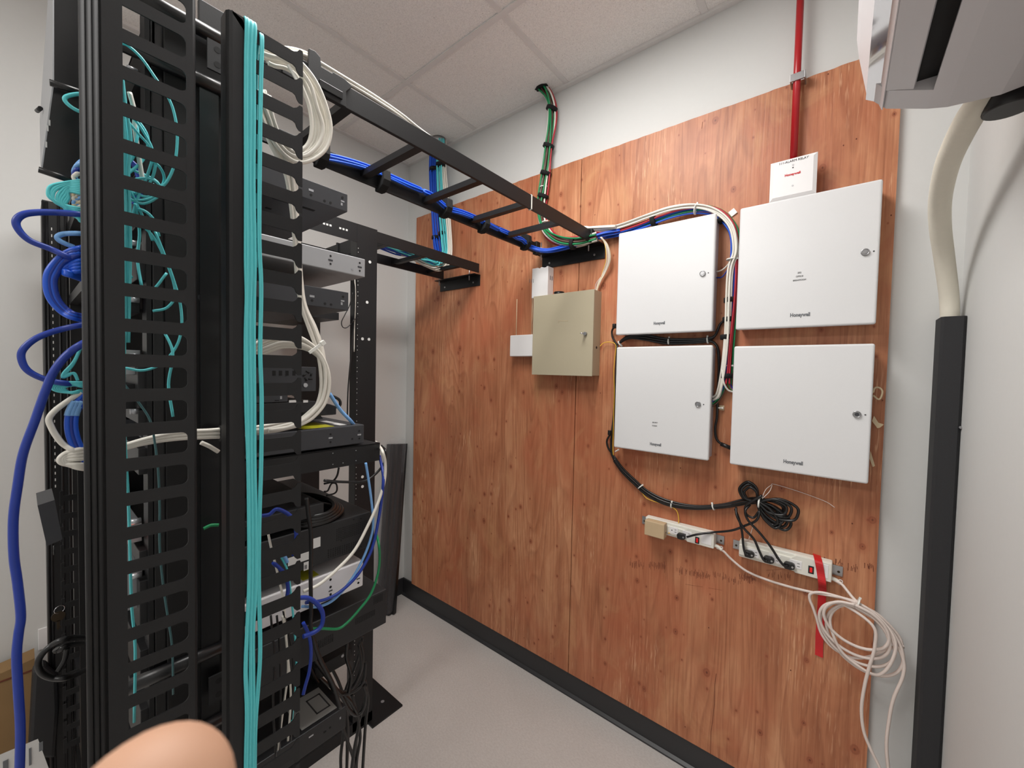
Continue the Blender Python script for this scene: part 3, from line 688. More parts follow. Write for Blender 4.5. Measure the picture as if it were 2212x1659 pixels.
# ---------------------------------------------------------------- cream cords and their coil on the right
cable('extension_cable', W([(1548, 1183, 1.64), (1562, 1190, 1.64), (1580, 1208, 1.645), (1610, 1232, 1.648), (1650, 1250, 1.645), (1700, 1266, 1.63), (1748, 1278, 1.61), (1790, 1286, 1.60), (1830, 1294, 1.60), (1856, 1304, 1.59), (1890, 1326, 1.59), (1925, 1365, 1.59), (1935, 1400, 1.59), (1920, 1440, 1.59), (1895, 1458, 1.59), (1862, 1444, 1.59), (1820, 1410, 1.585), (1800, 1372, 1.58), (1793, 1335, 1.585), (1810, 1312, 1.59), (1850, 1303, 1.59)]), .0042, M_cream,
      'cream cord running from the left power strip into the coil by the wall edge', 'cord', per=7)
rnd = random.Random(21)
def ell(cx, cy, a, b, th, n=12, ph=0, y0=1.585, dy=.01):
    P = []
    for i in range(n+1):
        t = ph+2*pi*i/n; u, v = a*cos(t), b*sin(t); P.append((cx+u*cos(th)-v*sin(th), cy+u*sin(th)+v*cos(th), y0+dy*sin(t+1)))
    return P
loops = [(1853, 1372, 92, 52, .62, 1.590), (1846, 1362, 86, 46, .58, 1.584), (1868, 1384, 98, 56, .70, 1.596), (1850, 1352, 78, 40, .52, 1.578)]
allp = []
for i, (cx, cy, a, b, th, yy) in enumerate(loops):
    allp.append(ell(cx, cy, a, b, th, 12, -1.9, yy))
for i in range(4):
    P = allp[i]
    if i == 0: P = P[:-1]+[(1884, 1350, 1.57), (1890, 1395, 1.57), (1878, 1440, 1.57), (1868, 1480, 1.57), (1861, 1530, 1.57), (1866, 1580, 1.57), (1884, 1625, 1.57), (1903, 1665, 1.57), (1925, 1730, 1.57)]
    if i == 2: P = P[:-1]+[(1915, 1355, 1.6), (1936, 1390, 1.6), (1952, 1428, 1.6), (1950, 1462, 1.6), (1930, 1510, 1.6), (1920, 1560, 1.6), (1915, 1610, 1.6), (1920, 1670, 1.6), (1930, 1740, 1.6)]
    cable('extension_cable', W(P), .0043, M_cream, ['cream cord coiled on the right, its tail the nearer of two hanging to the floor', 'cream cord lying as a full oval loop inside the hanging coil', 'cream cord coiled widest, its tail hanging against the white wall', 'cream cord forming the tightest oval loop of the hanging coil'][i], 'cord', 'cords of the cream coil', per=7)
cable('extension_cable', W([(1803, 1254, 1.64), (1818, 1262, 1.63), (1830, 1276, 1.62), (1845, 1294, 1.60), (1862, 1308, 1.59), (1900, 1330, 1.6), (1940, 1372, 1.61), (1950, 1400, 1.61)]), .0042, M_cream, 'cream cord from the taped power strip down into the coil', 'cord')
cable('extension_cable', W([(1850, 1302, 1.59), (1815, 1290, 1.6), (1775, 1280, 1.6), (1752, 1282, 1.60), (1749, 1294, 1.60), (1756, 1312, 1.6), (1764, 1335, 1.6), (1775, 1370, 1.6), (1800, 1400, 1.6), (1840, 1420, 1.6), (1880, 1418, 1.6), (1925, 1400, 1.6), (1952, 1395, 1.61)]), .0042, M_cream, 'cream cord making the outermost left bend of the coil', 'cord')
tie(1853, 1303, 1.59, (8, 4), .014, 'white cable tie binding the top of the cream coil')

# ---------------------------------------------------------------- cable runs on the wall
YC = 1.635
path = W([(1290, 508, 1.62), (1315, 506), (1345, 500), (1400, 480), (1450, 462), (1500, 452), (1545, 456), (1572, 480), (1585, 510), (1586, 560), (1580, 620), (1573, 700), (1569, 780), (1568, 820)], YC)
hg = 'network and alarm cables along the top of the left cabinet'
bundle('network_cable', [p+Vector((0,0,-.006)) for p in path], [(4, M_blue, 'blue cable in the bundle arching over the upper left white cabinet', hg)], .0115, .0036, seed=1)
path2 = W([(1290, 500, 1.62), (1330, 500), (1380, 487), (1430, 469), (1480, 454), (1530, 448), (1566, 463), (1588, 500), (1591, 560), (1587, 640), (1579, 740), (1576, 800), (1574, 830)], YC)
bundle('network_cable', path2, [(3, M_green, 'green cable in the bundle arching over the upper left white cabinet', hg), (3, M_red, 'dark red cable in the bundle arching over the upper left white cabinet', hg)], .0125, .0036, seed=2)
path3 = W([(1262, 492, 1.60), (1300, 495, 1.61), (1340, 488, 1.62), (1400, 466, 1.62), (1450, 450, 1.62), (1505, 445, 1.62), (1550, 458, 1.62), (1580, 490, 1.62), (1588, 540, 1.62), (1578, 580, 1.62), (1574, 640, 1.62), (1570, 720, 1.62), (1562, 800, 1.62), (1552, 850, 1.63), (1540, 862, 1.64)], 1.62)
bundle('network_cable', path3, [(4, M_whc, 'white cable in the bundle arching over the upper left white cabinet', hg)], .009, .0036, seed=3)
cable('network_cable', W([(1560, 800, 1.62), (1563, 825, 1.62), (1572, 842, 1.63), (1584, 847, 1.64)]), .0032, M_whc, 'white cable curving into the left edge of the dark-locked cabinet')
for k, (m_, l) in enumerate(((M_blue, 'blue cable entering the right edge of the SECURITY IT ROOM cabinet'), (M_green, 'green cable entering the right edge of the SECURITY IT ROOM cabinet'), (M_brown, 'brown cable entering the right edge of the SECURITY IT ROOM cabinet'))):
    cable('network_cable', W([(1570, 800+6*k), (1566, 830+6*k), (1552, 855+6*k), (1538, 868+5*k)], YC+.005), .0028, m_, l)
for k, (m_, l) in enumerate(((M_green, 'green cable entering the left edge of the dark-locked cabinet'), (M_red, 'red cable entering the left edge of the dark-locked cabinet'), (M_navy, 'dark blue cable entering the left edge of the dark-locked cabinet'))):
    cable('network_cable', W([(1573, 815), (1574+2*k, 830), (1579+2*k, 840), (1590, 846-3*k)], YC+.005), .0028, m_, l)
cable('network_cable', W([(1548, 587, 1.64), (1560, 583), (1572, 572), (1580, 556, 1.62)], YC), .0026, M_whc, 'short white cable leaving the side of the upper left white cabinet')
cable('network_cable', W([(1548, 600, 1.645), (1560, 598), (1572, 582), (1580, 560)], YC+.006), .0026, M_navy, 'short dark blue cable leaving the side of the upper left white cabinet')
cable('network_cable', W([(1584, 545), (1592, 560), (1600, 568, 1.65)], YC), .003, M_whc, 'short white cable ducking behind the OFFICE BREAKROOM cabinet')
for px, py, d, R, l in ((1325, 500, (10, -2), .017, 'black strap on the cables at the upper left cabinet corner'), (1412, 478, (10, -4), .0225, 'black strap on the cables over the upper left cabinet'),
                        (1560, 474, (8, 8), .015, 'black strap where the cables bend down beside the cabinet'), (1577, 648, (0, 10), .0195, 'black strap highest between the two right-hand cabinet columns'),
                        (1574, 690, (0, 10), .0195, 'small black strap beside the lower corner of the OFFICE BREAKROOM cabinet'), (1569, 728, (0, 10), .0195, 'black strap level with the gap between cabinets'), (1569, 812, (0, 10), .0195, 'black strap lowest on the coloured cables')):
    a, b = PY(px, py, YC+.003), PY(px+d[0], py+d[1], YC+.003); strap(a, b-a, R, l)
tie(1503, 452, 1.628, (10, 0), .019, 'white cable tie on top of the cable arch', .003)
tie(1580, 560, 1.625, (0, 10), .0155, 'white cable tie beside the upper half of the OFFICE BREAKROOM cabinet')
tie(1571, 790, 1.64, (0, 10), .014, 'white cable tie just above the lowest strap')

# bundle from the ceiling down to the ladder
vpath = W([(1172, 188, 1.63), (1186, 208, 1.63), (1192, 236), (1190, 280), (1185, 320), (1180, 370), (1173, 425), (1170, 465), (1176, 492, 1.62), (1190, 510, 1.60), (1215, 522, 1.585), (1250, 522, 1.585), (1290, 512, 1.60)], 1.64)
vg = 'coloured cables dropping from the ceiling hole'
bundle('alarm_cable', vpath, [(3, M_green, 'green cable dropping from the ceiling hole to the long ladder', vg), (3, M_red, 'dark red cable dropping from the ceiling hole to the long ladder', vg),
     (3, M_whc, 'white cable dropping from the ceiling hole to the long ladder', vg), (1, M_beige, 'beige cable dropping from the ceiling hole to the long ladder', vg), (4, M_brown, 'brown cable dropping from the ceiling hole to the long ladder', vg)], .023, .0043, seed=8)
for px, py, l in ((1192, 235, 'black strap highest on the cables from the ceiling hole'), (1185, 316, 'black strap second down on the cables from the ceiling hole'), (1179, 375, 'black strap at the plywood top edge on the ceiling cables'), (1173, 424, 'black strap lowest on the ceiling cables, over the plywood')):
    a, b = PY(px, py, 1.64), PY(px-4, py+12, 1.64); strap(a, b-a, .0265, l)
tie(1173, 405, 1.64, (0, 10), .018, 'white cable tie above the lowest strap on the ceiling cables')
tie(1175, 482, 1.63, (3, 10), .018, 'white cable tie where the ceiling cables turn into the ladder')
q = PZ(1173, 192, ZC-.001)
tag(MB().prism([(q.x+.034*cos(i*pi/8)*(1+.1*sin(i*3)), q.y-.012+.022*sin(i*pi/8)) for i in range(16)], 'z', ZC-.0025, ZC-.0005).build('ceiling_hole', M_dk), 'dark ragged hole in the ceiling tile where coloured cables enter', 'hole')

# blue, aqua and white drop in the far corner
cg = 'cables dropping near the far corner'
def drop(pts, specs, R, seed): bundle('network_cable', W(pts, 1.6), specs, R, .0041, seed=seed, twist=.25)
drop([(941, 300, 1.6), (936, 345), (938, 420), (940, 470), (944, 520, 1.59), (948, 552, 1.57), (935, 566, 1.50), (900, 552, 1.38), (860, 541, 1.25), (815, 525, 1.10)], [(9, M_blue, 'blue cable in the drop to the short ladder near the far corner', cg)], .024, 31)
drop([(954, 300, 1.59), (950, 345), (952, 420), (955, 470), (960, 520, 1.58), (962, 548, 1.56), (952, 566, 1.50), (920, 556, 1.40), (870, 538, 1.25), (815, 520, 1.10)], [(7, M_aqua, 'aqua cable in the drop to the short ladder near the far corner', cg)], .0225, 32)
drop([(960, 300, 1.62), (958, 345, 1.62), (963, 420, 1.61), (970, 490, 1.60), (972, 545, 1.57), (964, 572, 1.54), (945, 581, 1.49), (920, 573, 1.43), (893, 558, 1.36), (855, 540, 1.25), (815, 524, 1.10)], [(5, M_whc, 'white cable in the drop to the short ladder near the far corner', cg)], .013, 33)
for px, py, R, l in ((938, 366, .028, 'black strap upper on the blue cables near the far corner'), (952, 356, .0265, 'black strap upper on the aqua cables near the far corner'), (943, 514, .028, 'black strap lower on the blue cables, over the plywood'), (957, 505, .0265, 'black strap lower on the aqua cables, over the plywood')):
    a = PY(px, py, 1.6); strap(a, (0, 0, 1), R, l)
a = PZ(946, 305, ZC); tag(MB().cyl((a.x+.02, 1.6, ZC-.03), (a.x+.02, 1.6, ZC-.001), .045, 20).build('ceiling_sleeve', M_sil), 'grey sleeve in the ceiling corner where blue and aqua cables enter', 'pipe sleeve')

# ---------------------------------------------------------------- air conditioner, pipe and duct by the right wall
ya, yb = .22, 1.10
t = empty('air_conditioner', (XR, .66, 2.06)); tag(t, 'white wall-mounted air conditioner high on the right wall, seen from below', 'air conditioner')
prof = [(.256, 2.40), (.035, 2.40), (.004, 2.36), (.000, 2.26), (.005, 2.221), (.021, 2.134)]
MB().prism(prof+[(.256, 2.134)], 'y', ya, yb).build('casing', M_ac, t, bevel=.002)
rear = [(.118, 2.134), (.109, 2.081), (.135, 2.074), (.165, 2.072), (.200, 2.070), (.256, 2.080), (.256, 2.134)]
MB().prism(rear, 'y', ya, yb).build('drain_pan', M_ac, t)
ye = 1.035
MB().prism([(.021, 2.134), (.028, 2.129), (.050, 2.104), (.109, 2.081), (.118, 2.134)], 'y', ye, yb).build('end_cap', M_ac, t)
MB().prism([(.024, 2.134), (.022, 2.1335), (.041, 2.1205), (.046, 2.105), (.062, 2.100), (.083, 2.0925), (.085, 2.096), (.060, 2.134)], 'y', ya, ye-.001).build('louver', M_ac, t)
B((.058, ya+.01, 2.104), (.114, ye-.001, 2.133)).build('air_outlet', M_dk, t)
MB().prism([(.0195, 2.1345), (.0385, 2.1215), (.0385, 2.1205), (.0185, 2.1335)], 'y', ya+.002, yb-.001).build('gloss_trim', M_acg, t)
MB().prism([(.0395, 2.1215), (.0455, 2.1060), (.0440, 2.1055), (.0380, 2.1210)], 'y', ya+.002, yb+.004).build('lower_lip', M_ac, t)
q = PY(2188, 236, 1.15); q.x = min(q.x, .220)
tag(MB().cyl((q.x, q.y, q.z), (q.x, q.y, q.z+.045), .034, 28).build('pipe_collar', M_blkc, bevel=.003), 'black round collar at the far end of the air conditioner where pipes emerge', 'pipe collar')
PP = [(2052, 700, 1.635), (2050, 640, 1.62), (2040, 560, 1.57), (2031, 490, 1.50), (2031, 430, 1.43), (2045, 360, 1.33), (2070, 300, 1.24), (2100, 245, 1.17), (2128, 205, 1.145), (2140, 150, 1.14), (2142, 120, 1.14)]
S = smooth([PY(*p) for p in PP], 8)
for p in S: p.x = min(p.x, XR-.022)
tag(MB().tube(S, [.0190+.0032*min(1, i/50) for i in range(len(S))], 20).build('insulated_pipe', M_foam), 'cream foam-insulated pipe curving from the air conditioner into the black duct', 'pipe')
t = empty('line_duct', (.231, 1.64, 0)); tag(t, 'tall black foam-wrapped duct standing in the right corner', 'duct')
MB().prism([(.207, 1.600), (.213, 1.594), (.249, 1.594), (.255, 1.600), (.255, 1.679), (.207, 1.679)], 'z', .002, 1.738).build('wrap', M_duct, t)
q = PY(2065, 922, 1.60); MB().cyl((.2535, 1.598, q.z), (.2535, 1.588, q.z), .0035, 12).build('bolt', M_sil, t)
# paper loops beside the dark-locked cabinet
cable('hook_strap_scrap', W([(1886, 848, 1.62), (1890, 838), (1900, 838), (1906, 846), (1902, 860), (1896, 862), (1886, 854)], 1.63), .0026, M_beige, 'curled cream strap sticking out right of the dark-locked cabinet', 'strap', n=6)
tag(MB().prism([(.079, 1.436), (.092, 1.415), (.098, 1.418), (.106, 1.428), (.094, 1.432), (.083, 1.452)], 'y', 1.642, 1.644).build('paper_tag', M_beige), 'torn cream paper tag right of the dark lock, against the plywood edge', 'tag')
tag(MB().prism([(.079, 1.345), (.091, 1.300), (.086, 1.296), (.078, 1.32)], 'y', 1.642, 1.644).build('paper_tag', M_beige), 'small cream paper tag at the lower right edge of the dark-locked cabinet', 'tag')

# ---------------------------------------------------------------- cable ladders
def ladder(x0, x1, ya_, yb_, z0, z1, rungs, label):
    t = empty('cable_ladder', ((x0+x1)/2, (ya_+yb_)/2, z0)); tag(t, label, 'cable ladder')
    B((x1-.0095, ya_, z0), (x1, yb_, z1)).build('rail', M_blk, t, bevel=.001)
    B((x0, ya_, z0), (x0+.0095, yb_, z1)).build('rail', M_blk, t, bevel=.001)
    for y in rungs:
        mb = MB().prism([(y-.012, z0+.012), (y+.012, z0+.012), (y+.012, z0+.030), (y+.009, z0+.030), (y+.009, z0+.015), (y-.009, z0+.015), (y-.009, z0+.030), (y-.012, z0+.030)], 'x', x0+.0095, x1-.0095)
        mb.build('rung', M_blk, t)
    return t
def jbolt(t, x, y, z0, z1):
    MB().tube([(x, y, z0), (x, y, z1)], .0028, 8).build('hook_bolt', M_sil, t)
r1 = [PX(a, b, -.88).y for a, b in ((756, 250), (912, 332), (1045, 402), (1141, 455), (1212, 492))]
LZ0, LZ1 = 2.139, 2.188
l1 = ladder(-1.175, -.87, .20, 1.600, LZ0, LZ1, [r1[0]-.24]+r1, 'long black cable ladder carrying blue cables from the near rack to the plywood wall')
r2 = [PX(a, b, -1.59).y for a, b in ((842, 528), (925, 552), (1000, 572))]
l2 = ladder(-1.885, -1.58, .96, 1.625, 2.108, 2.157, r2, 'short black cable ladder near the far corner, ending in a wall angle')
for (xa, xb, y0_, zt, lab) in ((-1.175, -.835, 1.598, LZ0, 'black wall angle under the end of the long cable ladder'), (-1.945, -1.605, 1.612, 2.108, 'black wall angle under the end of the short cable ladder')):
    t = empty('wall_angle', ((xa+xb)/2, YP, zt-.05)); tag(t, lab, 'bracket')
    B((xa, y0_, zt-.006), (xb, YP, zt-.001)).build('shelf_flange', M_blk2, t, bevel=.001)
    B((xa, YP-.006, zt-.062), (xb, YP-.0008, zt-.001)).build('wall_flange', M_blk, t, bevel=.001)
    for x in (xa+.045, xb-.05): MB().cyl((x, YP-.0055, zt-.04), (x, YP-.0085, zt-.04), .005, 10).build('screw', M_sil, t)
    for x in (xa+.02, xb-.06): MB().cyl((x, y0_+.02, zt-.03), (x, y0_+.02, zt+.055), .003, 8).build('hook_bolt', M_sil, t)
# end clamps of the long ladder
for x in (-.875, -1.17):
    tag(B((x-.012, 1.585, LZ0-.006), (x+.012, 1.615, LZ1+.006)).build('rail_clip', M_blk, bevel=.002), 'black clip closing the %s rail end of the long ladder' % ('nearer' if x > -1 else 'farther'), 'clip')
# joining plates at the rack end of the near rail
t = empty('splice_plate', (-.864, .40, LZ0)); tag(t, 'notched black splice plate bolted to the rack end of the long ladder', 'bracket')
MB().prism([(.33, LZ0-.004), (.46, LZ0-.004), (.46, LZ0+.03), (.475, LZ1), (.455, LZ1+.006), (.43, LZ1+.006), (.428, LZ1+.002), (.405, LZ1+.002), (.403, LZ1+.020), (.392, LZ1+.026), (.380, LZ1+.024), (.378, LZ0+.02), (.33, LZ0+.02)], 'x', -.8695, -.862).build('plate', M_blk, t, bevel=.001)
B((-.862, .40, LZ0+.006), (-.858, .45, LZ0+.022)).build('cover_tab', M_blk2, t, bevel=.001)
a = PX(1149, 440, -.868)
t = empty('cable_tie', (-.873, a.y, LZ0)); tag(t, 'white cable tie looped round the near rail of the long ladder', 'cable tie')
mb = MB(); yy = a.y
for za, zb, xa, xb in ((LZ0-.002, LZ0-.0005, -.881, -.868), (LZ1+.0005, LZ1+.002, -.881, -.868)): mb.box((xa, yy-.0025, za), (xb, yy+.0025, zb))
mb.box((-.8695, yy-.0025, LZ0-.002), (-.868, yy+.0025, LZ1+.002)); mb.box((-.881, yy-.0025, LZ0-.002), (-.8795, yy+.0025, LZ1+.002)); mb.build('band', M_tie, t)
# blue cables on the far rail
XF = -1.150
bp_ = [(700, 338), (740, 348), (790, 362), (830, 378), (880, 400), (930, 422), (965, 450), (1000, 462), (1040, 478), (1075, 495), (1110, 510), (1128, 520)]
bl = [PX(a, b-1, XF) for a, b in bp_]+[PY(1150, 536, 1.53), PY(1180, 542, 1.56), PY(1215, 536, 1.58), PY(1260, 522, 1.59), PY(1300, 508, 1.61), PY(1340, 500, 1.63)]
bundle('network_cable', bl, [(7, M_blue, 'blue cable lying on the long ladder beside its far rail', 'blue cables on the long ladder')], .0105, .0031, seed=41, twist=.7)
for i, (px, py, l) in enumerate(((690, 362, 'black clamp on the far ladder rail nearest the rack'), (822, 392, 'black clamp second from the rack on the far ladder rail'), (958, 438, 'black clamp third from the rack on the far ladder rail'), (1040, 486, 'black clamp fourth from the rack on the far ladder rail'), (1131, 524, 'black clamp fifth from the rack on the far ladder rail'))):
    p = PX(px, py, -1.17); y = p.y
    tag(MB().prism([(-1.182, LZ0-.008), (-1.160, LZ0-.010), (-1.138, LZ0+.004), (-1.130, LZ0+.020), (-1.132, LZ1+.002), (-1.150, LZ1+.012), (-1.178, LZ1+.010), (-1.182, LZ1)], 'y', y-.013, y+.013).build('rail_clamp', M_velcro, bevel=.003), l, 'clamp')
a, b = PY(1238, 527, 1.585), PY(1252, 525, 1.585); strap(a, b-a, .024, 'black strap on the cables where they leave the end of the long ladder')
# white cables above the near rail
WX = -.895
wp = [PX(600, 108, WX), PX(650, 118, WX), PX(700, 146, WX), PX(760, 184, WX), PX(820, 222, WX), PX(870, 255, WX), PX(915, 291, WX), (-.889, .84, 2.176), (-.890, .98, 2.174), (-.890, 1.15, 2.174), (-.890, 1.35, 2.174), (-.890, 1.5, 2.176), tuple(PY(1262, 494, 1.59)), tuple(PY(1330, 490, 1.61))]
bundle('network_cable', wp, [(5, M_whc, 'white cable arching from the near rack onto the long ladder', 'white cables onto the long ladder')], .0075, .0034, seed=42, twist=1)
# cables lying along the short ladder inside
for px, py, l in ((822, 524, 'black strap on cables in the short ladder next to the frame post'), (905, 548, 'black strap on cables halfway along the short ladder')):
    a = PX(px, py, -1.72); strap(a, (0, 1, 0), .026, l)

# ---------------------------------------------------------------- near rack: two-post frame
MX = -.70                                            # outer face of the cable managers
t = empty('two_post_rack', (-1.12, .165, 0)); tag(t, 'black two-post rack holding the stacked network equipment', 'equipment rack')
for x0_, x1_ in ((-.875, -.855), (-1.385, -1.365)):
    mb = MB().box((x0_, .135, .01), (x1_, .215, 2.125))
    mb.build('upright', M_blk2, t, bevel=.002)
    mb = MB().box((x0_-.015 if x0_ < -1 else x0_-.016, .128, .01), (x1_, .134, 2.12)); mb.build('mounting_rail', M_blk, t)
mb = MB(); mb.box((-1.385, .135, 2.06), (-.855, .140, 2.12)); mb.box((-1.385, .135, 2.115), (-.855, .215, 2.122)); mb.build('top_beam', M_blk, t)
mb = MB(); mb.box((-1.385, .10, 0), (-.855, .34, .012)); mb.build('base_plate', M_blk, t)
# spine of the cable managers between rack and slotted covers
sp = empty('cable_manager_spine', (-.84, .17, 0)); tag(sp, 'black steel spine with long oval slots, between the slotted cover and the finger row', 'cable manager')
mb = MB()
ZT = 2.13
mb.box((-.853, .150, .02), (-.845, .240, ZT-.03)); mb.build('web', M_dk, sp)
for px, ya_, yb_ in ((458, 380, 476), (488, 372, 456), (458, 545, 648), (488, 522, 640), (457, 1040, 1120), (487, 1040, 1130), (457, 760, 850), (487, 1340, 1420)):
    p0, p1 = PX(px, ya_, -.8440), PX(px, yb_, -.8440)
    MB().tube([(-.8442, p0.y, p0.z), (-.8442, p0.y, p1.z)], .0050, 10, flat=.4).build('oval_slot', M_dk, sp)
    MB().tube([(-.8428, p0.y+.0045, p0.z), (-.8428, p0.y+.0045, p1.z)], .0011, 6).build('slot_edge', M_chas, sp)
for z in (2.118, 2.035, 1.06, .93, .30):
    MB().cyl((-.84, .10, z), (-.84, .245, z), .011, 16).build('cross_tube', M_blk2, sp)
for z in (2.075, 1.00, .50):
    br = MB().prism([(.200, z-.024), (.226, z-.024), (.228, z-.020), (.228, z+.020), (.226, z+.024), (.200, z+.024)], 'x', -.826, -.822); br.build('angle_bracket', M_chasb, sp)
    for dz in (.012, -.012):
        MB().cyl((-.8225, .214, z+dz), (-.8217, .214, z+dz), .0050, 14).build('bracket_hole', M_dk, sp)
for pxy in ((437, 643), (455, 450)):
    q = PX(*pxy, -.8440); MB().cyl((-.845, q.y, q.z), (-.843, q.y, q.z), .006, 14).build('rivet', M_chas, sp)

# front manager: slotted side cover
t = empty('cable_manager', (-.73, .105, 0)); tag(t, 'black vertical cable manager with wide horizontal slots, nearest the camera', 'cable manager')
yL, yM, yS0, yS1, yR = .048, .066, .0845, .147, .158
PITCH = .04445; ztop = 2.135
mb = MB()
# slot phase from the photo: lower edge of the third slot at pixel (393, 190)
zs = PX(330, 169, MX).z
n_up = int((ztop-zs)/PITCH); z0s = zs+n_up*PITCH
bars = [z0s-i*PITCH for i in range(0, 48)]           # top edges of the bars
def cover(X0, X1):
    mb = MB(); r = .0075; bh = .0165
    mb.box((X0, yM, .03), (X1, yS0, ztop))
    mb.box((X0, yS1-.0001, .03), (X1, yR-.004, ztop))
    for zt in bars:
        zb = zt-bh
        if zb < .04: break
        poly = [(yS0, zb), (yS1-r, zb)]
        for k in range(1, 6): a_ = pi/2*k/5; poly.append((yS1-r+r*sin(a_), zb-r+r*cos(a_)))
        poly.append((yS1, zt+r))
        for k in range(4, -1, -1): a_ = pi/2*k/5; poly.append((yS1-r+r*sin(a_), zt+r-r*cos(a_)))
        poly += [(yS0, zt)]
        mb.prism(poly, 'x', X0, X1)
    return mb
cover(MX-.0018, MX).build('slotted_cover', M_blk, t)
mb = MB()
arc = [(MX-.0, yR-.004), (MX-.0015, yR-.0015), (MX-.004, yR), (MX-.03, yR), (MX-.03, yR-.002), (MX-.0045, yR-.002), (MX-.003, yR-.0028), (MX-.0018, yR-.004)]
mb.prism(arc, 'z', .03, ztop); mb.build('rear_return', M_blk, t)
mb = MB()
for y, rr in ((.0505, .0026), (.0560, .0026), (.0615, .0026)):
    mb.tube([(MX-.004, y, .42), (MX-.004, y, ztop)], rr, 10)
mb.build('door_hinge_ribs', M_rib, t)
B((MX-.012, yL, .42), (MX-.0065, yM+.002, ztop)).build('door_edge', M_blk, t)
q0 = PX(190, 700, MX-.03); MB().box((MX-.034, q0.y-.0022, .42), (MX-.030, q0.y+.0012, PX(190, 380, MX-.03).z)).build('light_edge_strip', M_wplas, t)
MB().box((MX-.150, .060, .03), (MX-.146, .070, ztop)).build('inner_post', M_blk, t)
B((MX-.15, .050, .02), (MX, .158, .035)).build('foot', M_blk, t)

# rear manager: post and fingers
t = empty('cable_manager', (-.72, .25, 0)); tag(t, 'black vertical cable manager with a row of T-ended fingers, draped with aqua cables', 'cable manager')
pa, pb_ = PX(491, 800, MX).y, PX(529, 800, MX).y
zpt = PX(500, 22, MX).z
prof_ = [(MX-.028, pa), (MX-.006, pa), (MX-.001, pa+.003), (MX, pa+.007), (MX, pb_), (MX-.002, pb_), (MX-.002, pa+.008), (MX-.008, pa+.003), (MX-.028, pa+.002)]
MB().prism(prof_, 'z', .03, zpt).build('post', M_blk, t)
MB().prism([(pa+.006, zpt-.002), (pa+.006, zpt+.001), (pb_-.003, zpt-.004), (pb_, zpt-.012), (pb_, zpt-.02)], 'x', MX-.002, MX).build('top_ear', M_blk, t)
fz = PX(600, 90, MX).z; yf1 = PX(641, 500, MX).y; yc0 = PX(640, 500, MX).y; yc1 = PX(653, 500, MX).y
zs_ = [fz-i*PITCH for i in range(46)]
for i, zt in enumerate(zs_):
    if zt < .06: break
    h = .0205; zb = zt-h; r = .005
    poly = [(pb_-.004, zb-.004), (pb_+.002, zb), (yc0-.006, zb), (yc0-.002, zb-.002), (yc0, zb-.007), (yc0+.001, zb-.0085), (yc0+.004, zb-.0115), (yc1, zb-.0115), (yc1, zt+.0065), (yc1-.001, zt+.0085), (yc0+.004, zt+.0085), (yc0+.0025, zt+.006), (yc0, zt+.003), (yc0-.005, zt), (pb_+.002, zt), (pb_-.004, zt+.004)]
    MB().prism(poly, 'x', MX-.0022, MX-.0002).build('finger', M_blk, t)
MB().box((-.843, pa, .03), (-.840, pb_+.004, zpt-.04)).build('inner_post', M_blk2, t)

# ---------------------------------------------------------------- equipment in the near rack
EX = -.880
def unit(name, label, cat, y1, z0, z1, m, x1=EX, w=.44, y0=.14, front=None, extra=None, bev=.0012):
    t = empty(name, ((x1-w/2), (y0+y1)/2, z0)); tag(t, label, cat)
    ch = B((x1-w, y0, z0), (x1, y1, z1)).build('chassis', m, t, bevel=bev)
    B((x1-w-.02, y0-.022, z0+.001), (x1+.018, y0-.0005, z1-.001)).build('front_bezel', front or M_chasb, t, bevel=.001)
    return t, ch
def sdot(par, px, py, w, h, m=M_dk, X=EX, name='side_hole', rnd_=False):
    q = PX(px, py, X)
    if rnd_: MB().cyl((X-.0004, q.y, q.z), (X+.0005, q.y, q.z), w/2, 12).build(name, m, par)
    else: B((X-.0004, q.y-w/2, q.z-h/2), (X+.0005, q.y+w/2, q.z+h/2)).build(name, m, par)
def zed(pt, X=EX): return PX(*pt, X)
# the two dark shelves' matching units
e1 = zed((751, 420)); e1b = zed((750, 458))
t, ch = unit('network_switch', 'charcoal switch hanging highest in the near rack, its vented underside showing', 'network switch', e1.y, e1b.z, e1.z, M_chas)
for d in (((672, 411), .010, .0045, M_galv), ((740, 435), .008, .003, M_galv), ((738, 441), .004, .006, M_galv)): sdot(ch, *d[0], d[1], d[2], d[3])
for p in ((672, 421), (701, 434), (714, 438), (740, 427)): sdot(ch, *p, .0055, 0, rnd_=True)
MB().box((EX-.06, .34, e1b.z-.0006), (EX-.05, .375, e1b.z+.001)).box((EX-.06, .39, e1b.z-.0006), (EX-.05, .425, e1b.z+.001)).box((EX-.13, .35, e1b.z-.0006), (EX-.122, .362, e1b.z+.001)).build('underside_vents', M_dk, ch)
e2 = zed((789, 560)); e2b = zed((787, 599))
t, ch = unit('server', 'pale grey server with a bare metal side, second unit down in the near rack', 'server', e2.y, e2b.z, e2.z, M_grey, bev=.002)
for p in ((714, 553), (714, 570), (777, 568), (777, 585), (588, 541), (625, 550)): sdot(ch, *p, .0045, 0, rnd_=True)
for p in ((714, 562), (777, 577)): sdot(ch, *p, .010, .0035, M_chas)
sdot(ch, 761, 581, .006, 0, M_galv, rnd_=True)
e3 = zed((753, 632)); e3b = zed((751, 671))
t, ch = unit('network_switch', 'charcoal switch directly below the pale grey server', 'network switch', e3.y, e3b.z, e3.z, M_chas)
for d in (((674, 640), .010, .0045, M_galv), ((740, 650), .008, .003, M_galv), ((738, 656), .004, .006, M_galv)): sdot(ch, *d[0], d[1], d[2], d[3])
for p in ((674, 649), (702, 656), (715, 658), (741, 641)): sdot(ch, *p, .0055, 0, rnd_=True)
e4 = zed((683, 793)); e4b = zed((683, 845))
